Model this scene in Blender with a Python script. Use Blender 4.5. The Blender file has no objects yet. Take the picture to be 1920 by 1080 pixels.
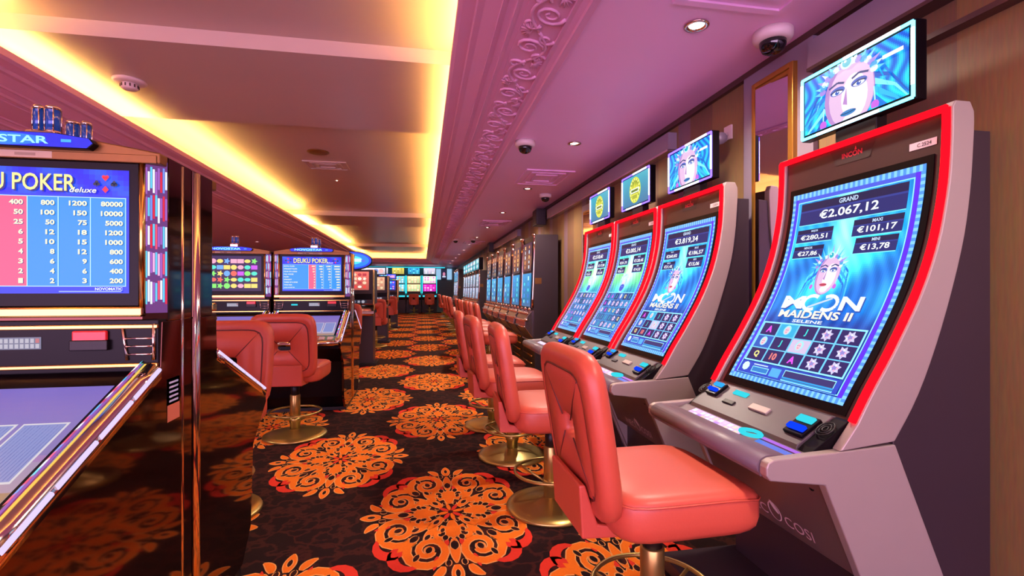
import bpy, bmesh, math, random
import numpy as np
from mathutils import Vector, Matrix
random.seed(7)
PI = math.pi
SC = bpy.context.scene
COL = SC.collection

# ------------------------------------------------------------------ camera, world, exposure
cam_data = bpy.data.cameras.new('camera')
cam = bpy.data.objects.new('camera', cam_data)
COL.objects.link(cam)
cam.location = (0, 0, 1.2)
cam.rotation_euler = (PI / 2, 0, -math.radians(10.4))
cam_data.sensor_width = 36.0
cam_data.lens = 36.0 * 916 / 1920
cam_data.shift_y = 4 / 1920
cam_data.clip_start = 0.02
SC.camera = cam
SC.view_settings.view_transform = 'Standard'
SC.view_settings.look = 'None'
SC.view_settings.gamma = 1.0
SC.view_settings.use_curve_mapping = False
SC.view_settings.exposure = 0.12
SC.cycles.max_bounces = 8
SC.cycles.sample_clamp_indirect = 6.0
W = bpy.data.worlds.new('world')
SC.world = W
W.use_nodes = True
W.node_tree.nodes['Background'].inputs[0].default_value = (0.80, 0.48, 0.80, 1)
W.node_tree.nodes['Background'].inputs[1].default_value = 9.0

# downlight rows of the room: (x, y)
RIGHT_LIGHTS = [(1.27, 0.25)] + [(1.27, 2.106 + 1.88 * i) for i in range(12)]
SPOT_ENERGY = 112.0
COVE_STRENGTH = 78.0

# ------------------------------------------------------------------ helpers
def lin(c):
    if isinstance(c, str):
        c = [int(c[i:i + 2], 16) / 255 for i in (0, 2, 4)]
    return tuple((x / 12.92 if x <= 0.04045 else ((x + 0.055) / 1.055) ** 2.4) for x in c[:3])

def pmat(name, col, rough=0.5, metal=0.0, emit=None, estr=0.0, bump=0.0, bscale=60.0, vary=0.0, vscale=8.0, spec=0.5):
    m = bpy.data.materials.new(name)
    m.use_nodes = True
    nt = m.node_tree
    b = nt.nodes['Principled BSDF']
    col = lin(col)
    b.inputs['Base Color'].default_value = (*col, 1)
    b.inputs['Roughness'].default_value = rough
    b.inputs['Metallic'].default_value = metal
    b.inputs['Specular IOR Level'].default_value = spec
    if emit is not None:
        b.inputs['Emission Color'].default_value = (*lin(emit), 1)
        b.inputs['Emission Strength'].default_value = estr
    tc = nt.nodes.new('ShaderNodeTexCoord')
    if bump or vary:
        n = nt.nodes.new('ShaderNodeTexNoise')
        n.inputs['Scale'].default_value = bscale if bump else vscale
        n.inputs['Detail'].default_value = 3
        nt.links.new(tc.outputs['Object'], n.inputs['Vector'])
    if bump:
        bp = nt.nodes.new('ShaderNodeBump')
        bp.inputs['Strength'].default_value = bump
        bp.inputs['Distance'].default_value = 0.01
        nt.links.new(n.outputs['Fac'], bp.inputs['Height'])
        nt.links.new(bp.outputs['Normal'], b.inputs['Normal'])
    if vary:
        n2 = nt.nodes.new('ShaderNodeTexNoise')
        n2.inputs['Scale'].default_value = vscale
        n2.inputs['Detail'].default_value = 4
        nt.links.new(tc.outputs['Object'], n2.inputs['Vector'])
        mx = nt.nodes.new('ShaderNodeMix')
        mx.data_type = 'RGBA'
        mx.inputs[6].default_value = (*[c * (1 - vary) for c in col], 1)
        mx.inputs[7].default_value = (*[min(1, c * (1 + vary)) for c in col], 1)
        nt.links.new(n2.outputs['Fac'], mx.inputs[0])
        nt.links.new(mx.outputs[2], b.inputs['Base Color'])
    return m

def emat(name, col, s):
    m = bpy.data.materials.new(name)
    m.use_nodes = True
    nt = m.node_tree
    nt.nodes.clear()
    o = nt.nodes.new('ShaderNodeOutputMaterial')
    e = nt.nodes.new('ShaderNodeEmission')
    e.inputs[0].default_value = (*lin(col), 1)
    e.inputs[1].default_value = s
    nt.links.new(e.outputs[0], o.inputs[0])
    return m

def colmat(name, s, emissive=True, rough=0.5):
    """picture material: colours come from the mesh's own colour attribute"""
    m = bpy.data.materials.new(name)
    m.use_nodes = True
    nt = m.node_tree
    b = nt.nodes['Principled BSDF']
    a = nt.nodes.new('ShaderNodeAttribute')
    a.attribute_name = 'Col'
    b.inputs['Roughness'].default_value = rough
    if emissive:
        b.inputs['Base Color'].default_value = (0.01, 0.01, 0.015, 1)
        b.inputs['Roughness'].default_value = 0.25
        b.inputs['Specular IOR Level'].default_value = 0.2
        nt.links.new(a.outputs['Color'], b.inputs['Emission Color'])
        b.inputs['Emission Strength'].default_value = s
    else:
        nt.links.new(a.outputs['Color'], b.inputs['Base Color'])
    return m

class MB:
    def __init__(self):
        self.v = []; self.f = []; self.m = []; self.c = []; self.s = []
    def add(self, vs, fs, mat=0, col=(1, 1, 1), smooth=False):
        o = len(self.v)
        self.v.extend(tuple(p) for p in vs)
        for f in fs:
            self.f.append(tuple(i + o for i in f)); self.m.append(mat); self.c.append(col); self.s.append(smooth)
        return self
    def box(self, x0, y0, z0, x1, y1, z1, mat=0):
        vs = [(x, y, z) for z in (z0, z1) for y in (y0, y1) for x in (x0, x1)]
        return self.add(vs, [(0, 2, 3, 1), (4, 5, 7, 6), (0, 1, 5, 4), (2, 6, 7, 3), (0, 4, 6, 2), (1, 3, 7, 5)], mat)
    def prism(self, poly, axis, a, b, mat=0, smooth=False):
        n = len(poly)
        def P(p, t):
            return (p[0], t, p[1]) if axis == 'y' else ((t, p[0], p[1]) if axis == 'x' else (p[0], p[1], t))
        vs = [P(p, a) for p in poly] + [P(p, b) for p in poly]
        self.add(vs, [tuple(range(n)), tuple(range(2 * n - 1, n - 1, -1))], mat)
        o = len(self.v) - 2 * n
        for i in range(n):
            j = (i + 1) % n
            self.f.append((o + i, o + n + i, o + n + j, o + j)); self.m.append(mat); self.c.append((1, 1, 1)); self.s.append(smooth)
        return self
    def loft(self, rings, mat=0, cap=True, closed=False, smooth=True, loop=True):
        n = len(rings[0]); vs = [p for r in rings for p in r]; fs = []
        R = len(rings)
        for i in range(R if closed else R - 1):
            k = (i + 1) % R
            for j in range(n if loop else n - 1):
                l = (j + 1) % n
                fs.append((i * n + j, i * n + l, k * n + l, k * n + j))
        self.add(vs, fs, mat, smooth=smooth)
        if cap and not closed and loop:
            self.add(rings[0], [tuple(range(n))], mat, smooth=smooth)
            self.add(rings[-1], [tuple(range(n - 1, -1, -1))], mat, smooth=smooth)
        return self
    def lathe(self, prof, n=24, cx=0, cy=0, mat=0, cap=True):
        return self.loft([[(cx + r * math.cos(2 * PI * k / n), cy + r * math.sin(2 * PI * k / n), z) for k in range(n)] for r, z in prof], mat, cap)
    def tube(self, path, r, n=8, closed=False, mat=0):
        path = [Vector(p) for p in path]; rings = []; N = len(path)
        up = None
        for i, p in enumerate(path):
            a = path[(i - 1) % N] if (closed or i > 0) else p
            b = path[(i + 1) % N] if (closed or i < N - 1) else p
            t = (b - a).normalized()
            if up is None:
                up = Vector((0, 0, 1)) if abs(t.z) < 0.9 else Vector((1, 0, 0))
            x = t.cross(up)
            if x.length < 1e-4: x = t.orthogonal()
            x.normalize(); y = x.cross(t).normalized(); up = y
            rr = r[i] if isinstance(r, (list, tuple)) else r
            rings.append([tuple(p + x * rr * math.cos(2 * PI * k / n) + y * rr * math.sin(2 * PI * k / n)) for k in range(n)])
        return self.loft(rings, mat, not closed, closed)
    def cyl(self, p0, p1, r, n=16, mat=0):
        return self.tube([p0, p1], r, n, mat=mat)
    def build(self, name, mats, parent=None, bevel=0, seg=2, recalc=True, colors=False):
        me = bpy.data.meshes.new(name)
        me.from_pydata(self.v, [], self.f)
        for m in (mats if isinstance(mats, (list, tuple)) else [mats]):
            me.materials.append(m)
        me.polygons.foreach_set('material_index', self.m)
        me.polygons.foreach_set('use_smooth', self.s)
        if colors:
            at = me.color_attributes.new('Col', 'FLOAT_COLOR', 'CORNER')
            buf = np.ones((len(me.loops), 4), np.float32)
            tot = np.zeros(len(self.f), np.int32); me.polygons.foreach_get('loop_total', tot)
            buf[:, :3] = np.repeat(np.array(self.c, np.float32), tot, axis=0)
            at.data.foreach_set('color', buf.ravel())
        elif recalc:
            bm = bmesh.new(); bm.from_mesh(me)
            bmesh.ops.remove_doubles(bm, verts=bm.verts, dist=1e-5)
            bmesh.ops.recalc_face_normals(bm, faces=bm.faces)
            bm.to_mesh(me); bm.free()
        me.update()
        o = bpy.data.objects.new(name, me)
        COL.objects.link(o)
        if parent is not None: o.parent = parent
        if bevel:
            b = o.modifiers.new('bevel', 'BEVEL'); b.width = bevel; b.segments = seg; b.limit_method = 'ANGLE'
            b.angle_limit = math.radians(35)
        return o

def tag(o, label, cat, group=None):
    o['label'] = label; o['category'] = cat
    if group: o['group'] = group
    return o
def thing(name, label, cat, loc=(0, 0, 0), rz=0.0, group=None):
    o = bpy.data.objects.new(name, None)
    COL.objects.link(o); o.location = loc; o.rotation_euler = (0, 0, rz); o.empty_display_size = 0.1
    return tag(o, label, cat, group)
def struct(name, mb, mats, **k):
    o = mb.build(name, mats, **k); o['kind'] = 'structure'
    return o
def dup(root, loc, rz, label, group=None):
    r = root.copy(); COL.objects.link(r); r.location = loc; r.rotation_euler = (0, 0, rz); r['label'] = label
    if group: r['group'] = group
    for ch in list(root.children):
        c = ch.copy(); COL.objects.link(c); c.parent = r
        for g in list(ch.children):
            d = g.copy(); COL.objects.link(d); d.parent = c
    return r

_txt = {}
def text_mesh(s, bold=0.0):
    k = (s, bold)
    if k not in _txt:
        cu = bpy.data.curves.new('t', 'FONT'); cu.body = s; cu.size = 1; cu.offset = bold; cu.resolution_u = 3
        ob = bpy.data.objects.new('t', cu); COL.objects.link(ob)
        dg = bpy.context.evaluated_depsgraph_get()
        me = bpy.data.meshes.new_from_object(ob.evaluated_get(dg))
        vs = [(v.co.x, v.co.y) for v in me.vertices]; fs = [tuple(p.vertices) for p in me.polygons]
        bpy.data.objects.remove(ob); bpy.data.curves.remove(cu); bpy.data.meshes.remove(me)
        if not vs: vs, fs = [(0, 0), (1, 0), (0, 1)], []
        a = np.array(vs); lo = a.min(0); hi = a.max(0)
        _txt[k] = ((a - lo) / (hi[1] - lo[1]), fs, (hi[0] - lo[0]) / (hi[1] - lo[1]))
    return _txt[k]

class Art:
    """flat picture in metres (u right, v up) laid on a surface by fn(u, v, height)"""
    def __init__(self, fn, curved=False):
        self.fn = fn; self.mb = MB(); self.curved = curved; self.L = 0; self.clip = None
    def _emit(self, pts, faces, col):
        h = 0.0006 * self.L
        self.mb.add([self.fn(u, v, h) for u, v in pts], faces, 0, lin(col))
    def up(self): self.L += 1; return self
    def poly(self, pts, col):
        if self.clip:
            for ax, lim, sg in ((0, self.clip[0], 1), (1, self.clip[1], 1), (0, self.clip[2], -1), (1, self.clip[3], -1)):
                out = []
                for j in range(len(pts)):
                    p0, p1 = pts[j], pts[(j + 1) % len(pts)]
                    d0, d1 = sg * (p0[ax] - lim), sg * (p1[ax] - lim)
                    if d0 >= 0: out.append(p0)
                    if d0 * d1 < 0:
                        t = d0 / (d0 - d1); out.append((p0[0] + t * (p1[0] - p0[0]), p0[1] + t * (p1[1] - p0[1])))
                pts = out
                if len(pts) < 3: return
        if not self.curved:
            self._emit(pts, [tuple(range(len(pts)))], col); return
        lo = min(p[1] for p in pts); hi = max(p[1] for p in pts)
        n = max(1, int((hi - lo) / 0.035 + 0.999))
        for i in range(n):
            a = lo + (hi - lo) * i / n; b = lo + (hi - lo) * (i + 1) / n
            q = pts
            for lim, sg in ((a, 1), (b, -1)):
                out = []
                for j in range(len(q)):
                    p0, p1 = q[j], q[(j + 1) % len(q)]
                    d0, d1 = sg * (p0[1] - lim), sg * (p1[1] - lim)
                    if d0 >= 0: out.append(p0)
                    if d0 * d1 < 0:
                        t = d0 / (d0 - d1); out.append((p0[0] + t * (p1[0] - p0[0]), p0[1] + t * (p1[1] - p0[1])))
                q = out
                if len(q) < 3: break
            if len(q) >= 3: self._emit(q, [tuple(range(len(q)))], col)
    def rect(self, u0, v0, u1, v1, col): self.poly([(u0, v0), (u1, v0), (u1, v1), (u0, v1)], col)
    def frame(self, u0, v0, u1, v1, t, col):
        self.rect(u0, v0, u1, v0 + t, col); self.rect(u0, v1 - t, u1, v1, col)
        self.rect(u0, v0 + t, u0 + t, v1 - t, col); self.rect(u1 - t, v0 + t, u1, v1 - t, col)
    def ell(self, cu, cv, a, b, col, rot=0.0, n=20, a0=0.0, a1=2 * PI):
        c, s = math.cos(rot), math.sin(rot); P = []
        for k in range(n):
            t = a0 + (a1 - a0) * k / (n if a1 - a0 > 6.28 else n - 1); x, y = a * math.cos(t), b * math.sin(t)
            P.append((cu + x * c - y * s, cv + x * s + y * c))
        self.poly(P, col)
    def line(self, pts, w, col, taper=False):
        for i in range(len(pts) - 1):
            (x0, y0), (x1, y1) = pts[i], pts[i + 1]
            d = math.hypot(x1 - x0, y1 - y0) or 1; nx, ny = -(y1 - y0) / d, (x1 - x0) / d
            w0 = w * (1 - i / (len(pts) - 1)) if taper else w; w1 = w * (1 - (i + 1) / (len(pts) - 1)) if taper else w
            self.poly([(x0 + nx * w0 / 2, y0 + ny * w0 / 2), (x0 - nx * w0 / 2, y0 - ny * w0 / 2),
                       (x1 - nx * w1 / 2, y1 - ny * w1 / 2), (x1 + nx * w1 / 2, y1 + ny * w1 / 2)], col)
    def text(self, s, cu, cv, h, col, w=None, bold=0.02, align='c', shear=0.0, shadow=None):
        vs, fs, asp = text_mesh(s, bold)
        W_ = w if w else asp * h
        sx = W_ / asp
        x0 = {'c': cu - W_ / 2, 'l': cu, 'r': cu - W_}[align]
        if shadow:
            self._emit([(x0 + x * sx + shear * y * h + h * .08, cv - h / 2 + y * h - h * .08) for x, y in vs], fs, shadow); self.up()
        self._emit([(x0 + x * sx + shear * y * h, cv - h / 2 + y * h) for x, y in vs], fs, col)
    def star(self, cu, cv, r, n, inner, col, rot=0.0):
        for k in range(n):
            a = rot + 2 * PI * k / n; d = PI / n
            self.poly([(cu, cv), (cu + r * inner * math.cos(a - d), cv + r * inner * math.sin(a - d)),
                       (cu + r * math.cos(a), cv + r * math.sin(a)), (cu + r * inner * math.cos(a + d), cv + r * inner * math.sin(a + d))], col)
    def grid(self, u0, v0, u1, v1, nx, ny, fn):
        U, V = np.meshgrid((np.arange(nx) + .5) / nx, (np.arange(ny) + .5) / ny)
        C = np.clip(fn(U, V), 0, 1); C = np.where(C <= 0.04045, C / 12.92, ((C + 0.055) / 1.055) ** 2.4)
        h = 0.0006 * self.L
        vs = [self.fn(u0 + (u1 - u0) * i / nx, v0 + (v1 - v0) * j / ny, h) for j in range(ny + 1) for i in range(nx + 1)]
        o = len(self.mb.v); self.mb.v.extend(vs)
        for j in range(ny):
            for i in range(nx):
                a = o + j * (nx + 1) + i
                self.mb.f.append((a, a + 1, a + nx + 2, a + nx + 1)); self.mb.m.append(0); self.mb.c.append(tuple(C[j, i])); self.mb.s.append(False)
    def build(self, name, mat, parent): return self.mb.build(name, mat, parent, colors=True)

# ------------------------------------------------------------------ materials
M = {}
M['silver'] = pmat('silver side panel', 'a3948f', 0.42, 0.35, vary=0.03)
M['silver_edge'] = pmat('polished silver edge', 'd8ccd2', 0.2, 0.9)
M['black'] = pmat('black cabinet laminate', '2c2027', 0.45, 0.0, vary=0.1, vscale=3)
M['black_gloss'] = pmat('black gloss glass', '0c070b', 0.3, 0.0, spec=0.12)
M['dark_bezel'] = pmat('dark red brown bezel', '3a2327', 0.35, 0.1)
M['deck'] = pmat('grey deck plastic', '63565b', 0.4, 0.1)
M['deck_dark'] = pmat('dark grey console plastic', '4c4146', 0.4, 0.1)
M['deck_metal'] = pmat('brushed dark chrome', '9a8c92', 0.22, 0.9)
M['cushion'] = pmat('grey vinyl cushion', '665660', 0.42, 0.0, bump=0.05, bscale=200)
M['belly'] = pmat('brown grey lower door', '6f5752', 0.3, 0.3, vary=0.03)
M['neon_red'] = emat('red neon tube', 'ff0612', 3.6)
M['neon_red_soft'] = emat('red neon diffuser', 'e01020', 1.4)
M['blue_glow'] = emat('blue acceptor light', '0c38f0', 1.3)
M['cyan_glow'] = emat('cyan slot light', '38d0e0', 1.1)
M['sky_glow'] = emat('sky blue slot light', '30a0ff', 1.2)
M['border_cyan'] = emat('cyan white screen border light', '58d8ff', 6.0)
M['border_violet'] = emat('blue violet screen border light', '6048ff', 5.0)
M['border_white'] = emat('white screen border light', 'e8f6ff', 4.0)
M['screen'] = colmat('lit screen picture', 1.2)
M['screen_dim'] = colmat('dimly lit printed panel', 0.65)
M['strip'] = colmat('stained light strip', 1.1)
M['print'] = colmat('printed picture', 0, emissive=False)
M['leather'] = pmat('coral leather', 'bd4e3a', 0.42, 0.0, bump=0.04, bscale=140, vary=0.05, vscale=5)
M['leather_side'] = M['leather']
M['piping'] = pmat('dark leather piping', '5e1f1c', 0.5)
M['brass'] = pmat('satin brass', 'b49a58', 0.30, 0.85, vary=0.06, vscale=6)
M['black_metal'] = pmat('black metal', '1a1516', 0.4, 0.4)
M['laminate'] = pmat('dark mirror gloss laminate', '54342d', 0.06, 0.93)
M['chrome'] = pmat('warm chrome', 'd9c3b4', 0.10, 1.0)
M['gold_trim'] = pmat('gold chrome trim', 'cfa45a', 0.18, 1.0)
M['bronze'] = pmat('bronze fascia', '7a5228', 0.4, 0.6)
M['red_plate'] = pmat('red card reader', 'c8242a', 0.3, 0.0, emit='d02028', estr=0.35)
M['tube_white'] = emat('white lavender light tube', 'd8c4f4', 1.15)
M['lamp_blue'] = pmat('blue lamp glass', '1a3c86', 0.15, 0.2, emit='1c4aa8', estr=0.25)
M['gold_frame'] = pmat('gilt picture frame', 'b07c34', 0.3, 0.7)
M['mirror'] = pmat('mirror glass', 'd8c8d8', 0.03, 1.0)
M['white_plastic'] = pmat('white plastic', 'd8c4c4', 0.4)
M['dome'] = pmat('smoked dome', '0c0a10', 0.06, 0.0, spec=0.8)
M['bulb'] = emat('downlight bulb', 'fff2dc', 14.0)
M['cove_led'] = emat('warm cove light strip', 'ffc868', COVE_STRENGTH)
M['teal_led'] = emat('teal light strip', '28b8c8', 2.5)
M['dark_gap'] = pmat('dark brown gap and shadow strip', '4a302c', 0.4)  # dark tone for painted shadow lines on the trims and for sensor slots
M['grey_panel'] = pmat('grey lilac valance', '8d7f90', 0.35, 0.2)

def wall_material(name, ca, cb, cc, scale):
    m = bpy.data.materials.new(name); m.use_nodes = True; nt = m.node_tree; b = nt.nodes['Principled BSDF']
    b.inputs['Roughness'].default_value = 0.55
    tc = nt.nodes.new('ShaderNodeTexCoord'); sp = nt.nodes.new('ShaderNodeSeparateXYZ'); nt.links.new(tc.outputs['Object'], sp.inputs[0])
    ad = nt.nodes.new('ShaderNodeMath'); ad.operation = 'ADD'; nt.links.new(sp.outputs['X'], ad.inputs[0]); nt.links.new(sp.outputs['Y'], ad.inputs[1])
    mu = nt.nodes.new('ShaderNodeMath'); mu.operation = 'MULTIPLY'; mu.inputs[1].default_value = scale; nt.links.new(ad.outputs[0], mu.inputs[0])
    fr = nt.nodes.new('ShaderNodeMath'); fr.operation = 'FRACT'; nt.links.new(mu.outputs[0], fr.inputs[0])
    rp = nt.nodes.new('ShaderNodeValToRGB'); rp.color_ramp.interpolation = 'CONSTANT'; nt.links.new(fr.outputs[0], rp.inputs[0])
    cr = rp.color_ramp; cr.elements[0].color = (*lin(ca), 1); cr.elements[1].position = 0.42; cr.elements[1].color = (*lin(cb), 1)
    e = cr.elements.new(0.78); e.color = (*lin(cc), 1)
    mp = nt.nodes.new('ShaderNodeMapping'); mp.inputs['Scale'].default_value = (60, 60, 6); nt.links.new(tc.outputs['Object'], mp.inputs[0])
    n = nt.nodes.new('ShaderNodeTexNoise'); n.inputs['Scale'].default_value = 2.0; n.inputs['Detail'].default_value = 4; nt.links.new(mp.outputs[0], n.inputs['Vector'])
    mx = nt.nodes.new('ShaderNodeMix'); mx.data_type = 'RGBA'; mx.blend_type = 'MULTIPLY'; mx.inputs[0].default_value = 0.45
    nt.links.new(rp.outputs[0], mx.inputs[6]); nt.links.new(n.outputs['Color'], mx.inputs[7]); nt.links.new(mx.outputs[2], b.inputs['Base Color'])
    return m
M['wall'] = wall_material('striped silk wallpaper', '927048', '7e5c46', '8a6c78', 1.35)
M['wall_left'] = wall_material('pale striped drapes', 'b09aa0', '8f7c88', 'a08c94', 3.0)
M['end_wall'] = pmat('teal grey end wall', '7f9a9c', 0.5)
M['ceil_right'] = pmat('ceiling paint with pink light tint', 'e8b4e0', 0.42, vary=0.03, vscale=2)  # pink of the coloured room light is put into the paint colour
M['ceil_tray'] = pmat('satin mauve tray ceiling', 'c4aca2', 0.36, vary=0.05, vscale=1.5)
M['cornice'] = pmat('mauve cornice plaster', 'd69cc0', 0.5)

def carpet_material():
    m = bpy.data.materials.new('dark brown carpet'); m.use_nodes = True; nt = m.node_tree; b = nt.nodes['Principled BSDF']
    b.inputs['Roughness'].default_value = 0.95; b.inputs['Specular IOR Level'].default_value = 0.1
    tc = nt.nodes.new('ShaderNodeTexCoord')
    v = nt.nodes.new('ShaderNodeTexVoronoi'); v.feature = 'DISTANCE_TO_EDGE'; v.inputs['Scale'].default_value = 7
    nz = nt.nodes.new('ShaderNodeTexNoise'); nz.inputs['Scale'].default_value = 9; nz.inputs['Detail'].default_value = 3
    nt.links.new(tc.outputs['Object'], nz.inputs['Vector'])
    vm = nt.nodes.new('ShaderNodeVectorMath'); vm.operation = 'MULTIPLY_ADD'; vm.inputs[1].default_value = (.25, .25, .25)
    nt.links.new(nz.outputs['Color'], vm.inputs[0]); nt.links.new(tc.outputs['Object'], vm.inputs[2]); nt.links.new(vm.outputs[0], v.inputs['Vector'])
    r = nt.nodes.new('ShaderNodeValToRGB'); r.color_ramp.elements[0].color = (*lin('4a2622'), 1); r.color_ramp.elements[0].position = 0.03
    r.color_ramp.elements[1].color = (*lin('2c1b1c'), 1); r.color_ramp.elements[1].position = 0.12
    nt.links.new(v.outputs[0], r.inputs[0])
    n2 = nt.nodes.new('ShaderNodeTexNoise'); n2.inputs['Scale'].default_value = 260; nt.links.new(tc.outputs['Object'], n2.inputs['Vector'])
    mx = nt.nodes.new('ShaderNodeMix'); mx.data_type = 'RGBA'; mx.blend_type = 'MULTIPLY'; mx.inputs[0].default_value = 0.6
    nt.links.new(r.outputs[0], mx.inputs[6]); nt.links.new(n2.outputs['Color'], mx.inputs[7]); nt.links.new(mx.outputs[2], b.inputs['Base Color'])
    return m
M['carpet'] = carpet_material()
M['carpet_orange'] = pmat('orange carpet wool', 'f07c22', 0.95, vary=0.12, vscale=120, spec=0.1)
M['carpet_red'] = pmat('coral red carpet wool', 'dc3c2c', 0.95, vary=0.12, vscale=120, spec=0.1)
M['carpet_peach'] = pmat('peach carpet wool', 'f0aa62', 0.95, vary=0.1, vscale=120, spec=0.1)

# ------------------------------------------------------------------ setting: shell
X_WALL, X_LEFT, Y_BACK, Y_END, Z_SOF = 1.86, -6.5, -4.0, 27.0, 2.45
XL, XR = -2.55, 0.18

def medallion(detail):
    V = []; F = []; MI = []
    def ribbon(pts, wf, z, mat):
        P = np.array(pts); T = np.gradient(P, axis=0); T /= np.linalg.norm(T, axis=1)[:, None] + 1e-9
        N_ = np.stack([-T[:, 1], T[:, 0]], 1); n = len(P)
        w = np.array([wf(i / (n - 1)) for i in range(n)])[:, None] / 2
        o = len(V)
        for a, b in zip(P + N_ * w, P - N_ * w): V.append((a[0], a[1], z)); V.append((b[0], b[1], z))
        for i in range(n - 1):
            F.append((o + 2 * i, o + 2 * i + 1, o + 2 * i + 3, o + 2 * i + 2)); MI.append(mat)
    def both(pts, wf, k=0):
        if detail > 0: ribbon(pts, lambda t: wf(t) + 0.024, 0.0010 + k * .0003, 3)
        ribbon(pts, wf, 0.0016 + k * .0003, 1)
    def pol(r, a): return (r * math.cos(a), r * math.sin(a))
    ns = 22 if detail else 12
    def spiral(cx, cy, r0, r1, a0, turns, sg, n=ns):
        return [(cx + (r0 + (r1 - r0) * t) * math.cos(a0 + sg * turns * 2 * PI * t), cy + (r0 + (r1 - r0) * t) * math.sin(a0 + sg * turns * 2 * PI * t)) for t in [i / (n - 1) for i in range(n)]]
    def leaf(r0, r1, a, w, mat=1, outline=True, bend=0.0):
        n = 9
        pts = [pol(r0 + (r1 - r0) * t, a + bend * t * t) for t in [i / (n - 1) for i in range(n)]]
        wf = lambda t: .98 * w * math.sin(PI * min(1, .08 + .92 * t)) ** .8
        if outline and detail: ribbon(pts, lambda t: wf(t) + .022, 0.0010, 3)
        ribbon(pts, wf, 0.0018 if mat == 1 else .0013, mat)
    for k in range(4):
        a = k * PI / 2
        for m in (-1, 1):
            c = pol(0.66, a + m * 0.42)
            both(spiral(c[0], c[1], 0.25, 0.05, a + m * 2.4, 1.55, -m), lambda t: 0.088 * (1 - .5 * t))
            leaf(0.60, 0.72, a + m * .42, .10)
            # red curl running to the diagonal
            c2 = pol(0.80, a + m * 0.66)
            ribbon(spiral(c2[0], c2[1], 0.20, 0.09, a - m * 0.5, 0.62, m, 12), lambda t: 0.115 * math.sin(PI * (.1 + .85 * t)), 0.0012, 2)
            leaf(0.84, 1.0, a + m * 0.16, .075, bend=m * .10)
            leaf(0.72, 0.90, a + m * 0.26, .06, 2, False)
            c3 = pol(0.40, a + m * 0.36)
            both(spiral(c3[0], c3[1], 0.11, 0.03, a + PI, 1.1, m, 12), lambda t: 0.06 * (1 - .4 * t))
            leaf(.30, .56, a + m * .62, .09)
            leaf(.46, .60, a + m * .16, .055, 2, False)
        leaf(0.82, 1.06, a, .11)
        leaf(0.16, 0.46, a, .13)
        leaf(0.46, 0.80, a, .10)
        leaf(0.55, 0.84, a + PI / 4, .11)
        leaf(0.14, 0.40, a + PI / 4, .10)
        leaf(0.78, 0.92, a + PI / 4, .10, 2, False)
    def hole(r, a, l, w):
        n = 7; pts = [pol(r - l / 2 + l * i / (n - 1), a) for i in range(n)]
        wf = lambda t: w * math.sqrt(max(0.02, 1 - (2 * t - 1) ** 2))
        if detail: ribbon(pts, lambda t: wf(t) + .02, 0.0028, 3)
        ribbon(pts, wf, 0.0032, 0)
    for k in range(4):
        a = k * PI / 2
        hole(.56, a, .13, .085); hole(.60, a + PI / 4, .12, .075); hole(.25, a + PI / 4, .09, .05); hole(.93, a, .09, .045)
        for m in (-1, 1):
            hole(.45, a + m * .20, .08, .06); hole(.80, a + m * .10, .08, .05); hole(.34, a + m * .34, .07, .045); hole(.50, a + m * .60, .09, .05)
            hole(.80, a + m * .52, .10, .05); hole(.17, a + m * .40, .06, .035); hole(.66, a + m * .42, .09, .065)

    for k in range(8):
        leaf(0.03, .17, k * PI / 4 + .2, .05, 2 if k % 2 else 1, False)
    return np.array(V, np.float32), np.array(F, np.int32), np.array(MI, np.int32)

def build_floor():
    base_v = np.array([(X_LEFT, Y_BACK, 0), (X_WALL, Y_BACK, 0), (X_WALL, Y_END, 0), (X_LEFT, Y_END, 0)], np.float32)
    Vs = [base_v]; Fs = [np.array([[0, 1, 2, 3]], np.int32)]; Ms = [np.array([0], np.int32)]
    med = {d: medallion(d) for d in (0, 1)}
    o = 4
    for i in range(-9, 3):
        cx = 0.15 + 0.72 * i
        for j in range(-1, 14):
            cy = 2.66 + 1.93 * j + (0.965 if i % 2 else 0)
            if cx < -5.5 or cy > 26.3: continue
            if cx + .43 > X_WALL or cy - .6 < Y_BACK: continue
            v, f, mi = med[1 if cy < 9 else 0]
            Vs.append(v * np.array([0.445, 0.63, 1], np.float32) + np.array([cx, cy, 0], np.float32))
            Fs.append(f + o); Ms.append(mi); o += len(v)
    V = np.concatenate(Vs); F = np.concatenate(Fs); MI = np.concatenate(Ms)
    me = bpy.data.meshes.new('floor')
    me.vertices.add(len(V)); me.vertices.foreach_set('co', V.ravel())
    me.loops.add(F.size); me.loops.foreach_set('vertex_index', F.ravel())
    me.polygons.add(len(F)); me.polygons.foreach_set('loop_start', np.arange(0, F.size, 4, dtype=np.int32))
    me.polygons.foreach_set('material_index', MI)
    for k in ('carpet', 'carpet_orange', 'carpet_red', 'carpet_peach'): me.materials.append(M[k])
    me.update(calc_edges=True); me.validate()
    ob = bpy.data.objects.new('floor', me); COL.objects.link(ob); ob['kind'] = 'structure'
build_floor()

# walls
struct('wall_right', MB().box(X_WALL, Y_BACK, 0, X_WALL + .12, Y_END, 3.1), M['wall'])
struct('wall_left', MB().box(X_LEFT - .12, Y_BACK, 0, X_LEFT, Y_END, 3.1), M['wall_left'])
struct('wall_back', MB().box(X_LEFT, Y_END, 0, X_WALL, Y_END + .12, 3.1), M['end_wall'])
struct('tray_light_block', MB().box(X_LEFT, Y_BACK - .1, Z_SOF, X_WALL, Y_BACK, 3.1), M['ceil_tray'])  # unseen bulkhead added to keep world light out of the tray
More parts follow.
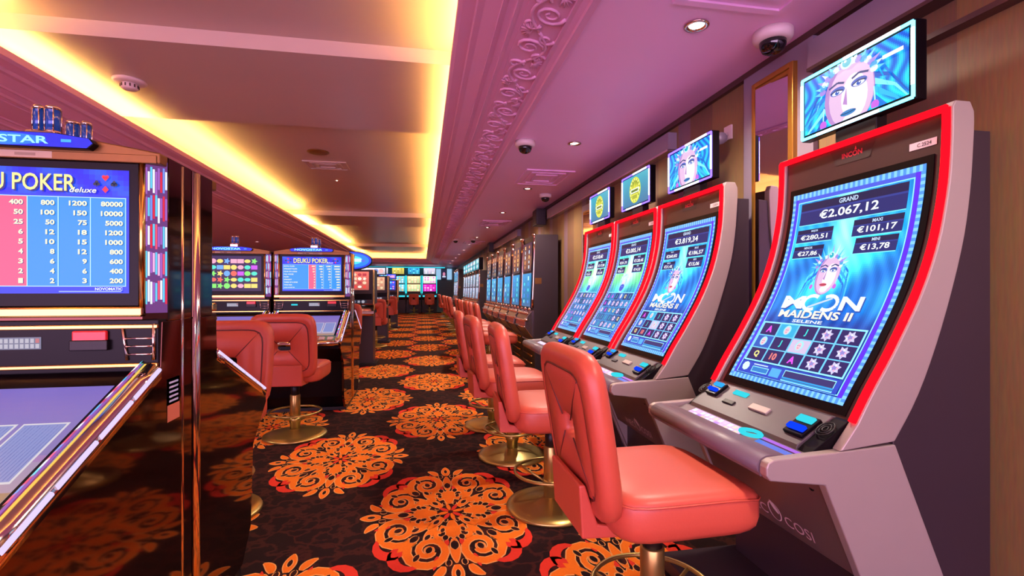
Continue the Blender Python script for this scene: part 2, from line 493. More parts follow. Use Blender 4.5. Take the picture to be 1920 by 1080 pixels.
# right soffit, left soffit, end soffit and the tray
TRAY_END = 23.4
struct('ceiling', MB().box(0.74, Y_BACK, Z_SOF, X_WALL, Y_END, Z_SOF + .1), M['ceil_right'])
struct('ceiling', MB().box(X_LEFT, Y_BACK, Z_SOF, -2.37 - .74, Y_END, Z_SOF + .1), M['ceil_right'])
struct('ceiling', MB().box(-3.11, TRAY_END + .56, Z_SOF, .74, Y_END, Z_SOF + .1), M['ceil_right'])
t = MB()
YS = [(Y_BACK, -2.43, 2.8), (-2.43, 3.5, 2.9), (3.5, 5.07, 2.8), (5.07, 11.0, 2.9), (11.0, 12.6, 2.8), (12.6, 18.5, 2.9), (18.5, 20.1, 2.8), (20.1, TRAY_END + .25, 2.9)]
for a, b, z in YS: t.box(XL - .25, a, z, XR + .25, b, 3.05)
struct('ceiling', t, M['ceil_tray'])
# cove walls behind the light troughs
t = MB()
t.box(XR + .25, Y_BACK, 2.60, XR + .33, TRAY_END + .33, 3.05)
t.box(XL - .33, Y_BACK, 2.60, XL - .25, TRAY_END + .33, 3.05)
t.box(XL - .25, TRAY_END + .25, 2.60, XR + .25, TRAY_END + .33, 3.05)
struct('trim_1', t, M['ceil_tray'])
CROWN = [(.18, 2.70), (.18, 2.655), (.20, 2.64), (.262, 2.625), (.267, 2.60), (.30, 2.60), (.345, 2.575), (.371, 2.56), (.371, 2.545), (.40, 2.552), (.43, 2.535),
         (.43, 2.515), (.455, 2.52), (.477, 2.512), (.477, 2.505), (.666, 2.475), (.666, 2.462), (.69, 2.466), (.715, 2.452), (.72, 2.44), (.754, 2.44), (.754, 2.56), (.60, 2.66), (.44, 2.67), (.20, 2.67), (.20, 2.70)]
def mirror_x(p): return [(-2.37 - x, z) for x, z in p]
def frieze(mb, sx, y0, y1, r=.0090):
    """acanthus scroll relief on the sloping frieze"""
    per = .31; n = int((y1 - y0) / per)
    def P(a, y):   # a across 0..1
        x = .49 + .165 * a; z = 2.5030 - (x - .477) * .159
        return (x if sx > 0 else -2.37 - x, y, z)
    for i in range(n):
        yb = y0 + i * per; sg = 1 if i % 2 else -1; far = yb > 9
        pts = [P(.5 + sg * .42 * math.sin(PI * q / 10) * (1 if q < 6 else 1), yb + per * q / 10) for q in range(11)]
        mb.tube(pts, r, 5)
        for (da, dy, r0, tn, s2) in ((-.10, .5, .075, 1.7, 1), (.30, .18, .045, 1.2, -1), (.30, .82, .045, 1.2, 1)):
            ca, cy = .5 + sg * da, yb + per * dy; q = 10 if far else 20
            sp = []
            for k in range(q):
                tt = k / (q - 1); rr = r0 * (1 - .85 * tt); an = PI / 2 * sg + s2 * tn * 2 * PI * tt
                sp.append(P(ca + rr * math.sin(an) * sg / .165, cy + rr * math.cos(an)))
            mb.tube(sp, [r * (1.15 - .5 * k / (q - 1)) for k in range(q)], 5)
        if not far:
            for q in range(9):
                an = -1.6 + .4 * q
                mb.tube([P(.5 - sg * .25, yb), P(.5 - sg * .25 - sg * .30 * math.cos(an), yb + .075 * math.sin(an))], [r * 1.1, r * .4], 5)
mb = MB().prism(CROWN, 'y', Y_BACK, TRAY_END + .35); frieze(mb, 1, .2, 20)
struct('trim_2', mb, M['cornice'])
mb = MB().prism(mirror_x(CROWN), 'y', Y_BACK, TRAY_END + .35)
struct('trim_3', mb, M['cornice'])
CE = [(TRAY_END - (x - .18) * -1, z) for x, z in CROWN]
struct('trim_4', MB().prism([(y, z) for y, z in CE], 'x', XL - .56, XR + .57), M['cornice'])

# warm light strips lying in the troughs
t = MB().box(XR + .06, Y_BACK, 2.672, XR + .11, TRAY_END + .1, 2.684); tag(t.build('led_strip', M['cove_led']), 'warm light strip hidden in the cove above the right cornice', 'light strip')
t = MB().box(XL - .11, Y_BACK, 2.672, XL - .06, TRAY_END + .1, 2.684); tag(t.build('led_strip', M['cove_led']), 'warm light strip hidden in the cove above the left cornice', 'light strip')
t = MB().box(XL, TRAY_END + .06, 2.672, XR, TRAY_END + .11, 2.684); tag(t.build('led_strip', M['cove_led']), 'warm light strip in the cove at the far end of the ceiling tray', 'light strip')
t = MB().box(-3.0, Y_END - .30, 2.40, 1.2, Y_END - .26, 2.43); tag(t.build('led_strip', M['teal_led']), 'teal light strip over the slot machines at the end wall', 'light strip')

# valance boxes on the right wall, wall posts and dark strips standing in for shadow
mb = MB().box(X_WALL - .07, 3.35, 2.24, X_WALL, 6.92, 2.37).box(X_WALL - .075, 3.35, 2.23, X_WALL, 6.92, 2.245, 1)
struct('trim_5', mb, [M['grey_panel'], M['silver_edge']])
mb = MB().box(X_WALL - .07, -2, 2.24, X_WALL, 2.02, 2.37).box(X_WALL - .075, -2, 2.23, X_WALL, 2.02, 2.245, 1).box(X_WALL - .05, -2, 2.11, X_WALL, 2.02, 2.13, 1)  # the two dark strips are shadow lines under the valance, put into colour
struct('trim_6', mb, [M['grey_panel'], M['dark_gap']])
mb = MB().box(X_WALL - .07, 9.2, 2.24, X_WALL, 12.4, 2.37).box(X_WALL - .075, 9.2, 2.23, X_WALL, 12.4, 2.245, 1)
struct('trim_7', mb, [M['grey_panel'], M['silver_edge']])
mb = MB()
for a, b in ((Y_BACK, Y_END),): mb.box(X_WALL - .03, a, 2.415, X_WALL, b, Z_SOF)
struct('trim_shadow_gap', mb, M['dark_gap'])  # strip coloured dark to stand in for the shaded gap below the soffit

# ------------------------------------------------------------------ stool
def superellipse(a, b, n=40, e=5.0):
    out = []
    for k in range(n):
        t = 2 * PI * k / n; c, s = math.cos(t), math.sin(t)
        r = (abs(c) ** e + abs(s) ** e) ** (-1 / e)
        out.append((a * r * c, b * r * s))
    return out

def make_stool():
    root = thing('casino_stool', '', 'stool')
    # seat
    mb = MB(); rings = []
    for sc, z in ((.80, .468), (.93, .472), (.985, .49), (1.0, .52), (1.0, .565), (.985, .585), (.95, .597), (.85, .605), (.6, .610), (.3, .612), (.02, .612)):
        rings.append([(x + .02, y, z - (.02 * max(0, (x - .1) / .14) ** 2 if z > .5 and sc > .3 else 0)) for x, y in superellipse(.245 * sc, .245 * sc, 44, 6)])
    mb.loft(rings)
    seat = mb.build('seat', M['leather'], root)
    s2 = MB()
    s2.tube([(x + .02, y, .58 - .02 * max(0, (x - .1) / .14) ** 2) for x, y in superellipse(.2465, .2465, 44, 6)], .003, 5, closed=True)
    s2.build('piping', M['leather'], seat)
    MB().box(-.13, -.12, .44, .13, .12, .47).build('seat_plate', M['black_metal'], root, bevel=.006)
    # backrest: padded slab with a hand hole, tilted back
    n = 48; O = superellipse(.245, .255, n, 6.5); Hh = superellipse(.05, .036, n, 5)
    def mix(t): return [(Hh[i][0] * (1 - t) + O[i][0] * t, Hh[i][1] * (1 - t) + O[i][1] * t) for i in range(n)]
    prof = [(0, -.012), (.04, -.03), (.35, -.035), (.68, -.036), (.72, -.029), (.76, -.036), (.90, -.034), (.97, -.024), (1, -.006), (1, .006), (.97, .024), (.90, .034), (.76, .036), (.72, .029), (.68, .036), (.35, .035), (.04, .03), (0, .012)]
    cz = .765; tilt = math.radians(9)
    def B(u, v, d):   # u along y, v up, d depth (positive = front)
        x, z = d, v
        return (-.235 + x * math.cos(tilt) - (z + .2) * math.sin(tilt) * 1.0 + .0, u, cz + z * math.cos(tilt) + x * math.sin(tilt))
    rings = []
    for t_, d in prof:
        rings.append([B(p[0] * (1 - .04 * (p[1] < 0) * abs(p[1]) / .25), p[1] - (0 if t_ > .2 else .0), d) for p in mix(t_)])
    mb = MB().loft(rings, closed=True)
    back = mb.build('backrest', M['leather'], root)
    mb = MB()
    for sd in (-.031, .031):
        mb.tube([B(p[0], p[1], sd) for p in mix(.72)], .0045, 5, closed=True)
        for sx in (-1, 1):
            for sy in (-1, 1):
                mb.tube([B(sx * .05 * .8, sy * .036 * .8, sd * 1.02), B(sx * .105, sy * .105, sd * 1.13), B(sx * .168, sy * .178, sd * 1.08)], .0025, 5)
    mb.build('seam', M['piping'], back)
    # bracket from seat to back
    MB().prism([(-.30, .46), (-.12, .45), (-.12, .47), (-.25, .50), (-.29, .62), (-.31, .62)], 'y', -.14, .14).build('back_bracket', M['leather'], root, bevel=.006)
    # column
    MB().lathe([(.033, .30), (.033, .452)], 20).build('gas_lift', M['black_metal'], root)
    MB().lathe([(.04, .045), (.04, .335), (.037, .34)], 24).build('post', M['brass'], root)
    mb = MB()
    mb.tube([(.20 * math.cos(2 * PI * k / 40), .20 * math.sin(2 * PI * k / 40), .20) for k in range(40)], .0085, 8, closed=True)
    for k in range(3):
        a = 2 * PI * k / 3 + .4
        mb.tube([(.035 * math.cos(a), .035 * math.sin(a), .135), (.12 * math.cos(a), .12 * math.sin(a), .165), (.20 * math.cos(a), .20 * math.sin(a), .20)], .007, 6)
    mb.lathe([(.046, .115), (.046, .155)], 24)
    mb.build('footrest_ring', M['brass'], root)
    MB().lathe([(.245, 0.0), (.248, .008), (.243, .018), (.20, .030), (.13, .043), (.07, .055), (.045, .062), (.01, .064)], 48).build('base', M['brass'], root)
    return root

STOOL = make_stool()
_first = [True]
def stool(x, y, rz, label, group=None):
    if _first[0]:
        _first[0] = False
        STOOL.location = (x, y, 0.0026); STOOL.rotation_euler = (0, 0, rz); STOOL['label'] = label
        if group: STOOL['group'] = group
        return STOOL
    return dup(STOOL, (x, y, 0.0026), rz, label, group)

stool(.76, 1.53, .03, 'coral leather stool nearest the camera, at the closest red-edged slot machine', 'stools along the right-hand slot machines')
stool(.70, 2.62, -.04, 'second coral stool from the camera in the right row', 'stools along the right-hand slot machines')
stool(.64, 3.48, .05, 'third coral stool from the camera in the right row', 'stools along the right-hand slot machines')
stool(.61, 4.28, 0, 'fourth coral stool of the right row, before the farthest red-edged machine', 'stools along the right-hand slot machines')
ORD = ['first', 'second', 'third', 'fourth', 'fifth', 'sixth', 'seventh', 'eighth']
for i in range(6):
    stool(1.03, 6.75 + .80 * i, random.uniform(-.1, .1), f'coral stool at the tall black slot machines, {ORD[i]} of six from the camera', 'stools at the tall black machines')
for i in range(6):
    stool(1.02, 13.0 + .82 * i, random.uniform(-.15, .15), f'distant coral stool at the white-lit slot machines, {ORD[i]} of six from the camera', 'stools at the white-lit machines')

# ------------------------------------------------------------------ pictures
def face(a, cx, cy, s, big=False):
    """a made-up lady with blue hair and a jewelled headdress; s = face half height"""
    skin, shade, lite = 'd9b4d8', 'b083c4', 'f6e2ea'
    if not big:
        for k in range(14):   # hair
            an = PI * (-.15 + 1.3 * k / 13)
            a.line([(cx + .5 * s * math.cos(an), cy + .3 * s + .6 * s * math.sin(an)), (cx + 1.1 * s * math.cos(an), cy - .2 * s + .7 * s * math.sin(an)), (cx + 1.3 * s * math.cos(an), cy - 1.4 * s + .5 * s * math.sin(an))], .16 * s, ['1a6fd8', '2aa6ee', '58d4f4'][k % 3], True)
        a.up()
    a.ell(cx, cy, .62 * s, s * .98, shade); a.up()
    a.ell(cx + .05 * s, cy - .02 * s, .55 * s, .92 * s, skin); a.up()
    a.ell(cx + .14 * s, cy - .12 * s, .32 * s, .62 * s, lite)
    a.ell(cx + .06 * s, cy - .70 * s, .20 * s, .16 * s, lite); a.up()
    for sx in (-1, 1):
        ex = cx + sx * .27 * s
        a.ell(ex, cy + .20 * s, .19 * s, .115 * s, '4a62b8')
        a.line([(ex - sx * .17 * s, cy + .36 * s), (ex, cy + .44 * s), (ex + sx * .22 * s, cy + .36 * s)], .055 * s, '2c3a78')
        a.up(); a.ell(ex, cy + .16 * s, .135 * s, .058 * s, 'eef4ff'); a.up()
        a.ell(ex, cy + .16 * s, .055 * s, .055 * s, '1c50b0'); a.up(); a.ell(ex + .02 * s, cy + .18 * s, .018 * s, .018 * s, 'ffffff')
        a.line([(ex - sx * .15 * s, cy + .17 * s), (ex, cy + .235 * s), (ex + sx * .17 * s, cy + .19 * s)], .03 * s, '14204c')
        a.line([(cx + sx * .62 * s, cy - .12 * s), (cx + sx * .64 * s, cy - .48 * s)], .03 * s, 'a8f0f4')
        a.ell(cx + sx * .64 * s, cy - .60 * s, .09 * s, .12 * s, 'c060d8')
    a.up()
    a.poly([(cx - .02 * s, cy + .18 * s), (cx - .11 * s, cy - .24 * s), (cx, cy - .30 * s)], shade)
    a.poly([(cx + .02 * s, cy + .2 * s), (cx, cy - .30 * s), (cx + .10 * s, cy - .25 * s)], 'fff2f0')
    a.ell(cx + .02 * s, cy - .52 * s, .19 * s, .075 * s, '2a78b8' if big else 'c84860'); a.up()
    a.line([(cx - .17 * s, cy - .51 * s), (cx, cy - .53 * s), (cx + .21 * s, cy - .50 * s)], .022 * s, '183a70' if big else '6a1830')
    # headdress
    for k in range(13):
        an = PI * (.02 + .96 * k / 12); r0 = .66 * s; h = (.34 + .32 * math.sin(an) ** 2) * s * (.6 if big else 1)
        x0, y0 = cx + r0 * math.cos(an), cy + .30 * s + .50 * r0 * math.sin(an) * 1.4
        dx, dy = math.cos(an), math.sin(an)
        a.poly([(x0 - dy * .07 * s, y0 + dx * .07 * s), (x0 + dy * .07 * s, y0 - dx * .07 * s), (x0 + dx * h, y0 + dy * h)], ['58c8f0', 'c8f4f8', 'a890e8', '7adfe8'][k % 4])
    a.up()
    for k in range(15):
        an = PI * (.0 + 1.0 * k / 14)
        a.ell(cx + .63 * s * math.cos(an), cy + .34 * s + .50 * s * math.sin(an), .085 * s, .085 * s, ['d8f8f8', '3aa0d8', '9a80d8'][k % 3])
    a.up()
    a.ell(cx, cy + .86 * s, .16 * s, .17 * s, 'bff4f4'); a.up(); a.ell(cx, cy + .86 * s, .11 * s, .12 * s, '18a8c0'); a.up()
    a.ell(cx - .03 * s, cy + .90 * s, .035 * s, .035 * s, 'f0ffff')

def moon_screen(fn, w, h, parent, variant=0, detail=1):
    a = Art(fn, True)
    def bg(U, V):
        d = np.abs(U - .5) * 2
        base = np.stack([.02 + .05 * V, .30 + .25 * V + 0 * U, .78 + .1 * V + 0 * U], -1)
        glow = np.exp(-((V - .60) / .22) ** 2) * (.5 + .5 * np.sin(9 * U + 6 * np.sin(5 * V) + 14 * V)) * np.clip(1.4 - .8 * d, 0, 1)
        col = base + glow[..., None] * np.array([.25, .62, .30])
        beam = np.exp(-((U - .5) / .10) ** 2) * np.clip((V - .45) / .3, 0, 1)
        col = col + beam[..., None] * np.array([.55, .65, .30])
        low = np.clip((.40 - V) / .1, 0, 1)[..., None]
        col = col * (1 - low * .55) + low * np.array([.10, .10, .40]) * .6
        if variant >= 2:
            g = np.exp(-((V - .66) / .16) ** 2)[..., None] * np.array([.45, .55, -.25])
            col = col + g
            low2 = np.clip((.55 - V) / .1, 0, 1)[..., None]
            col = col * (1 - .5 * low2) + .5 * low2 * np.array([.05, .55, .75])
        st = .06 * np.sin(70 * U + 25 * V + 5 * np.sin(9 * V))
        return col + st[..., None]
    n = (72, 112) if detail else (36, 56)
    a.grid(0, 0, w, h, n[0], n[1], bg)
    a.up()
    # beaded border
    e = .022
    for k in range(int(h / .011)):
        v = (k + .5) * h / int(h / .011); c = ['80c8fa', '4c92ea'][k % 2]
        a.rect(0, v - .0055, e * .7, v + .0055, c); a.rect(w - e * .7, v - .0055, w, v + .0055, c)
    for k in range(int(w / .011)):
        u = (k + .5) * w / int(w / .011); c = ['80c8fa', '4c92ea'][k % 2]
        a.rect(u - .0055, 0, u + .0055, e, c); a.rect(u - .0055, h - e, u + .0055, h, c)
    a.rect(e * .7, e, e * 1.5, h - e, '4a3ae0'); a.rect(w - e * 1.5, e, w - e * .7, h - e, '5a28f0')
    a.rect(e * 1.5, h - e * 1.7, w - e * 1.5, h - e, '4658d8')
    a.up(); a.frame(e * 1.5, e * 1.2, w - e * 1.5, h - e * 1.7, .004, '8ff0ff')
    # jackpot boxes
    amounts = [('2.067,12', '280,51', '27,86', '101,17', '13,78'), ('3.819,34', '260,82', '21,45', '186,57', '15,06'), ('3.005,14', '231,70', '26,11', '120,45', '14,32'), ('2.518,60', '248,12', '25,03', '117,08', '12,90')][variant]
    navy, navy2 = '1c1a44', '2c3a8c'
    def jbox(u0, v0, u1, v1, ttl, amt, th):
        a.rect(u0 * w, v0 * h, u1 * w, v1 * h, navy); a.up()
        a.rect(u0 * w, (v0 + .0) * h, u1 * w, (v0 + (v1 - v0) * .58) * h, '23286a')
        a.rect(u0 * w, (v0 + (v1 - v0) * .58) * h, u1 * w, (v0 + (v1 - v0) * .66) * h, navy2)
        a.rect(u0 * w, (v0 - .004) * h, u1 * w, v0 * h, '7fe8ff')
        a.up()
        a.text(ttl, (u0 + u1) / 2 * w, (v0 + (v1 - v0) * .82) * h, (v1 - v0) * h * .20, 'b8cce8', bold=.03)
        a.text('€' + amt, (u0 + u1) / 2 * w, (v0 + (v1 - v0) * .34) * h, (v1 - v0) * h * .44, 'f8ffff', w=th * w, bold=.018)
        a.L -= 1
    jbox(.09, .835, .91, .945, 'GRAND', amounts[0], .46)
    jbox(.09, .745, .41, .810, 'MAJOR', amounts[1], .24)
    jbox(.09, .665, .36, .725, 'MINOR', amounts[2], .18)
    jbox(.57, .745, .91, .820, 'MAXI', amounts[3], .27)
    jbox(.61, .665, .90, .735, 'MINI', amounts[4], .20)
    a.up(); a.up()
    if variant < 2:
        face(a, .47 * w, .572 * h, .088); a.L = 10
        a.text('M', .27 * w, .43 * h, .056, 'dce8f0', w=.11, bold=.03, shadow='1c3c9c')
        a.text('N', .74 * w, .43 * h, .056, 'dce8f0', w=.09, bold=.03, shadow='1c3c9c')
        for k, (cu, s0) in enumerate(((.43, .9), (.57, -2.2))):
            P = [(cu * w + .038 * math.cos(s0 + 4.4 * q / 14), .43 * h + .030 * math.sin(s0 + 4.4 * q / 14)) for q in range(15)]
            a.line(P, .014, 'f0f4ff'); 
        a.line([(.43 * w - .01, .43 * h - .02), (.5 * w, .43 * h), (.57 * w + .01, .43 * h + .02)], .008, 'c0d0f0')
        a.up()
        a.text('MAIDENS II', .49 * w, .368 * h, .034, 'ece6d4', w=.60 * w, bold=.03, shadow='20308c')
        a.text('SELENE', .47 * w, .332 * h, .013, 'e8f4ff', w=.25 * w, bold=.02)
    else:
        a.ell(.47 * w, .56 * h, .05, .08, '9ad8ff'); a.up(); a.ell(.47 * w, .58 * h, .03, .045, 'e0d0f0')
        a.ell(.47 * w, .52 * h, .04, .03, '3858d0'); a.up()
        for q in range(6):
            a.star(.47 * w + .05 * math.cos(q), .62 * h + .02 * math.sin(2 * q), .03, 5, .4, 'c8f0ff')
    # reels
    a.L = 3
    u0, u1, v0, v1 = .08 * w, .92 * w, .105 * h, .315 * h
    nx, ny = 5, 3
    if variant >= 2: nx, ny, v1 = 6, 5, .47 * h
    a.rect(u0, v0, u1, v1, '6ac8ff' if variant < 2 else '3a9ad8'); a.up()
    rnd = random.Random(variant)
    near = ['A*JGG', 'FJWGG', 'QTAGG']
    for j in range(ny):
        for i in range(nx):
            cw, ch = (u1 - u0) / nx, (v1 - v0) / ny
            x, y = u0 + (i + .5) * cw, v1 - (j + .5) * ch; r = min(cw, ch) * .42
            sym = near[j][i] if variant < 2 else rnd.choice('AJQGGF')
            a.L = 4
            a.rect(x - cw * .46, y - ch * .46, x + cw * .46, y + ch * .46, {'*': '2aa8d8', 'W': 'c8b8d8', 'F': '2a58b8'}.get(sym, '241c5c' if variant < 2 else rnd.choice(['20589c', '2478b8', '1c3c80'])))
            a.L = 5
            if sym in 'AJQT':
                a.text({'T': '10'}.get(sym, sym), x, y, r * 1.25, {'A': 'e050f0', 'J': '30e0d8', 'Q': 'f4e888', 'T': 'f08078'}[sym], bold=.04)
            elif sym == 'G':
                a.star(x, y, r * 1.05, 7, .62, 'c8c4f0', .3); a.L = 6; a.star(x, y, r * .7, 5, .5, '8a80c8'); a.L = 7
                for q in range(5): a.ell(x + r * .5 * math.cos(q * 1.26), y + r * .4 * math.sin(q * 1.26), r * .18, r * .16, 'f4f0ff' if q % 2 else 'f0a8c0', n=7)
            else:
                a.ell(x, y + r * .1, r * .75, r * .85, '98e0f8'); a.L = 6; a.ell(x, y, r * .48, r * .66, 'e8b8c8'); a.L = 7
                a.ell(x - r * .18, y + r * .1, r * .1, r * .06, '203880', n=8); a.ell(x + r * .18, y + r * .1, r * .1, r * .06, '203880', n=8); a.ell(x, y - r * .3, r * .14, r * .06, 'c83858', n=8)
    a.L = 5
    a.frame(u0 - .004, v0 - .004, u1 + .004, v1 + .004, .005, '9af4ff')
    # bottom bar
    a.rect(.07 * w, .032 * h, .93 * w, .095 * h, '2c46c0'); a.up()
    a.ell(.13 * w, .068 * h, .020, .020, 'd0fff0', n=8); a.rect(.20 * w, .045 * h, .36 * w, .075 * h, '2a7ac8'); a.frame(.20 * w, .045 * h, .36 * w, .075 * h, .003, '9af4ff')
    a.rect(.38 * w, .042 * h, .47 * w, .085 * h, '50a8e8'); a.rect(.50 * w, .045 * h, .90 * w, .085 * h, '34306c'); a.rect(.50 * w, .038 * h, .90 * w, .055 * h, '2a9ae0')
    a.frame(.50 * w, .036 * h, .90 * w, .088 * h, .003, '9af4ff')
    a.rect(.20 * w, .082 * h, .34 * w, .088 * h, 'c0d8ff')
    return a.build('screen', M['screen'], parent)

def topper_face(fn, w, h, parent, yellow=False):
    a = Art(fn)
    if not yellow:
        def bg(U, V):
            s = np.sin(46 * U + 22 * V * (U - .5) + 4 * np.sin(7 * V)); d = np.abs(U - .5) * 2
            return np.stack([.0 + .10 * s * (s > .6) + 0 * U, .52 + .22 * s + .15 * (1 - V), .88 + .06 * s], -1)
        a.grid(0, 0, w, h, 64, 36, bg); a.up()
        a.clip = (0, 0, w, h)
        for k in range(16):
            an = PI * (-.1 + 1.2 * k / 15)
            a.line([(.48 * w + .24 * w * math.cos(an), .35 * h + .5 * h * math.sin(an)), (.48 * w + .42 * w * math.cos(an), .1 * h + .8 * h * math.sin(an)), (.48 * w + .62 * w * math.cos(an), -.4 * h + .8 * h * math.sin(an))], .09 * h, ['1a78d8', '28b4ee', '7ae8f8', '1658c0'][k % 4], True)
        a.up()
        a.fn = lambda u, v, hh: fn(.48 * w + (u - .48 * w) * 1.3, v, hh); a.clip = (.48 * w * (1 - 1 / 1.3), 0, .48 * w + .52 * w / 1.3, h)
        face(a, .48 * w, .42 * h, .62 * h, True); a.L = 12; a.fn = fn; a.clip = None
        a.rect(w * .80, h * .70, w * .97, h * .76, 'f4fbff')
    else:
        a.grid(0, 0, w, h, 32, 18, lambda U, V: np.stack([.15 + .1 * U, .45 + .2 * V, .62 + .1 * V], -1)); a.up()
        a.ell(w / 2, h / 2, h * .44, h * .44, 'c8d838', n=28); a.up(); a.ell(w / 2, h / 2, h * .39, h * .39, '8a9a28', n=28); a.up()
        for k in range(16):
            an = k * PI / 8; a.ell(w / 2 + h * .36 * math.cos(an), h / 2 + h * .36 * math.sin(an), h * .045, h * .045, 'f4f088', n=8)
        a.up()
        for k in range(5): a.poly([(w / 2 + (k - 2.4) * h * .13, h * .55), (w / 2 + (k - 1.6) * h * .13, h * .55), (w / 2 + (k - 2) * h * .12, h * (.80 - .05 * abs(k - 2)))], 'e8e048')
        a.rect(w / 2 - h * .33, h * .40, w / 2 + h * .33, h * .56, 'e8f0e0'); a.up(); a.rect(w / 2 - h * .27, h * .44, w / 2 + h * .27, h * .52, '607828')
        a.rect(w / 2 - h * .25, h * .16, w / 2 + h * .25, h * .37, 'e0dc50'); a.up(); a.rect(w / 2 - h * .20, h * .2, w / 2 + h * .20, h * .33, 'a0a838')
    return a.build('topper_screen', M['screen'], parent)

# ------------------------------------------------------------------ red-edged curved slot machines
FRONT = [(1.205, .723), (1.265, .80), (1.32, .893), (1.401, 1.020), (1.493, 1.185), (1.556, 1.345), (1.594, 1.52), (1.606, 1.66), (1.608, 1.765)]
REAR = [(1.69, 1.755), (1.69, 1.693), (1.675, 1.50), (1.642, 1.32), (1.568, 1.083), (1.484, .884), (1.396, .742)]
def smooth_curve(P, n):
    P = np.array(P); out = []
    m = len(P)
    for i in range(m - 1):
        p0, p1, p2, p3 = P[max(0, i - 1)], P[i], P[i + 1], P[min(m - 1, i + 2)]
        for q in range(n):
            t = q / n
            out.append(.5 * ((2 * p1) + (-p0 + p2) * t + (2 * p0 - 5 * p1 + 4 * p2 - p3) * t * t + (-p0 + 3 * p1 - 3 * p2 + p3) * t ** 3))
    out.append(P[-1]); return np.array(out)
FC = smooth_curve(FRONT[1:], 6)
FS = np.concatenate([[0], np.cumsum(np.linalg.norm(np.diff(FC, axis=0), axis=1))])
F_LEN = FS[-1]
def fpt(s):
    i = int(np.clip(np.searchsorted(FS, s) - 1, 0, len(FC) - 2)); t = (s - FS[i]) / (FS[i + 1] - FS[i])
    p = FC[i] + (FC[i + 1] - FC[i]) * t
    k0, k1 = max(0, i - 1), min(len(FC) - 1, i + 2); d = FC[k1] - FC[k0]; d /= np.linalg.norm(d)
    return p, np.array([-d[1], d[0]])
MW, X0 = .74, 1.40

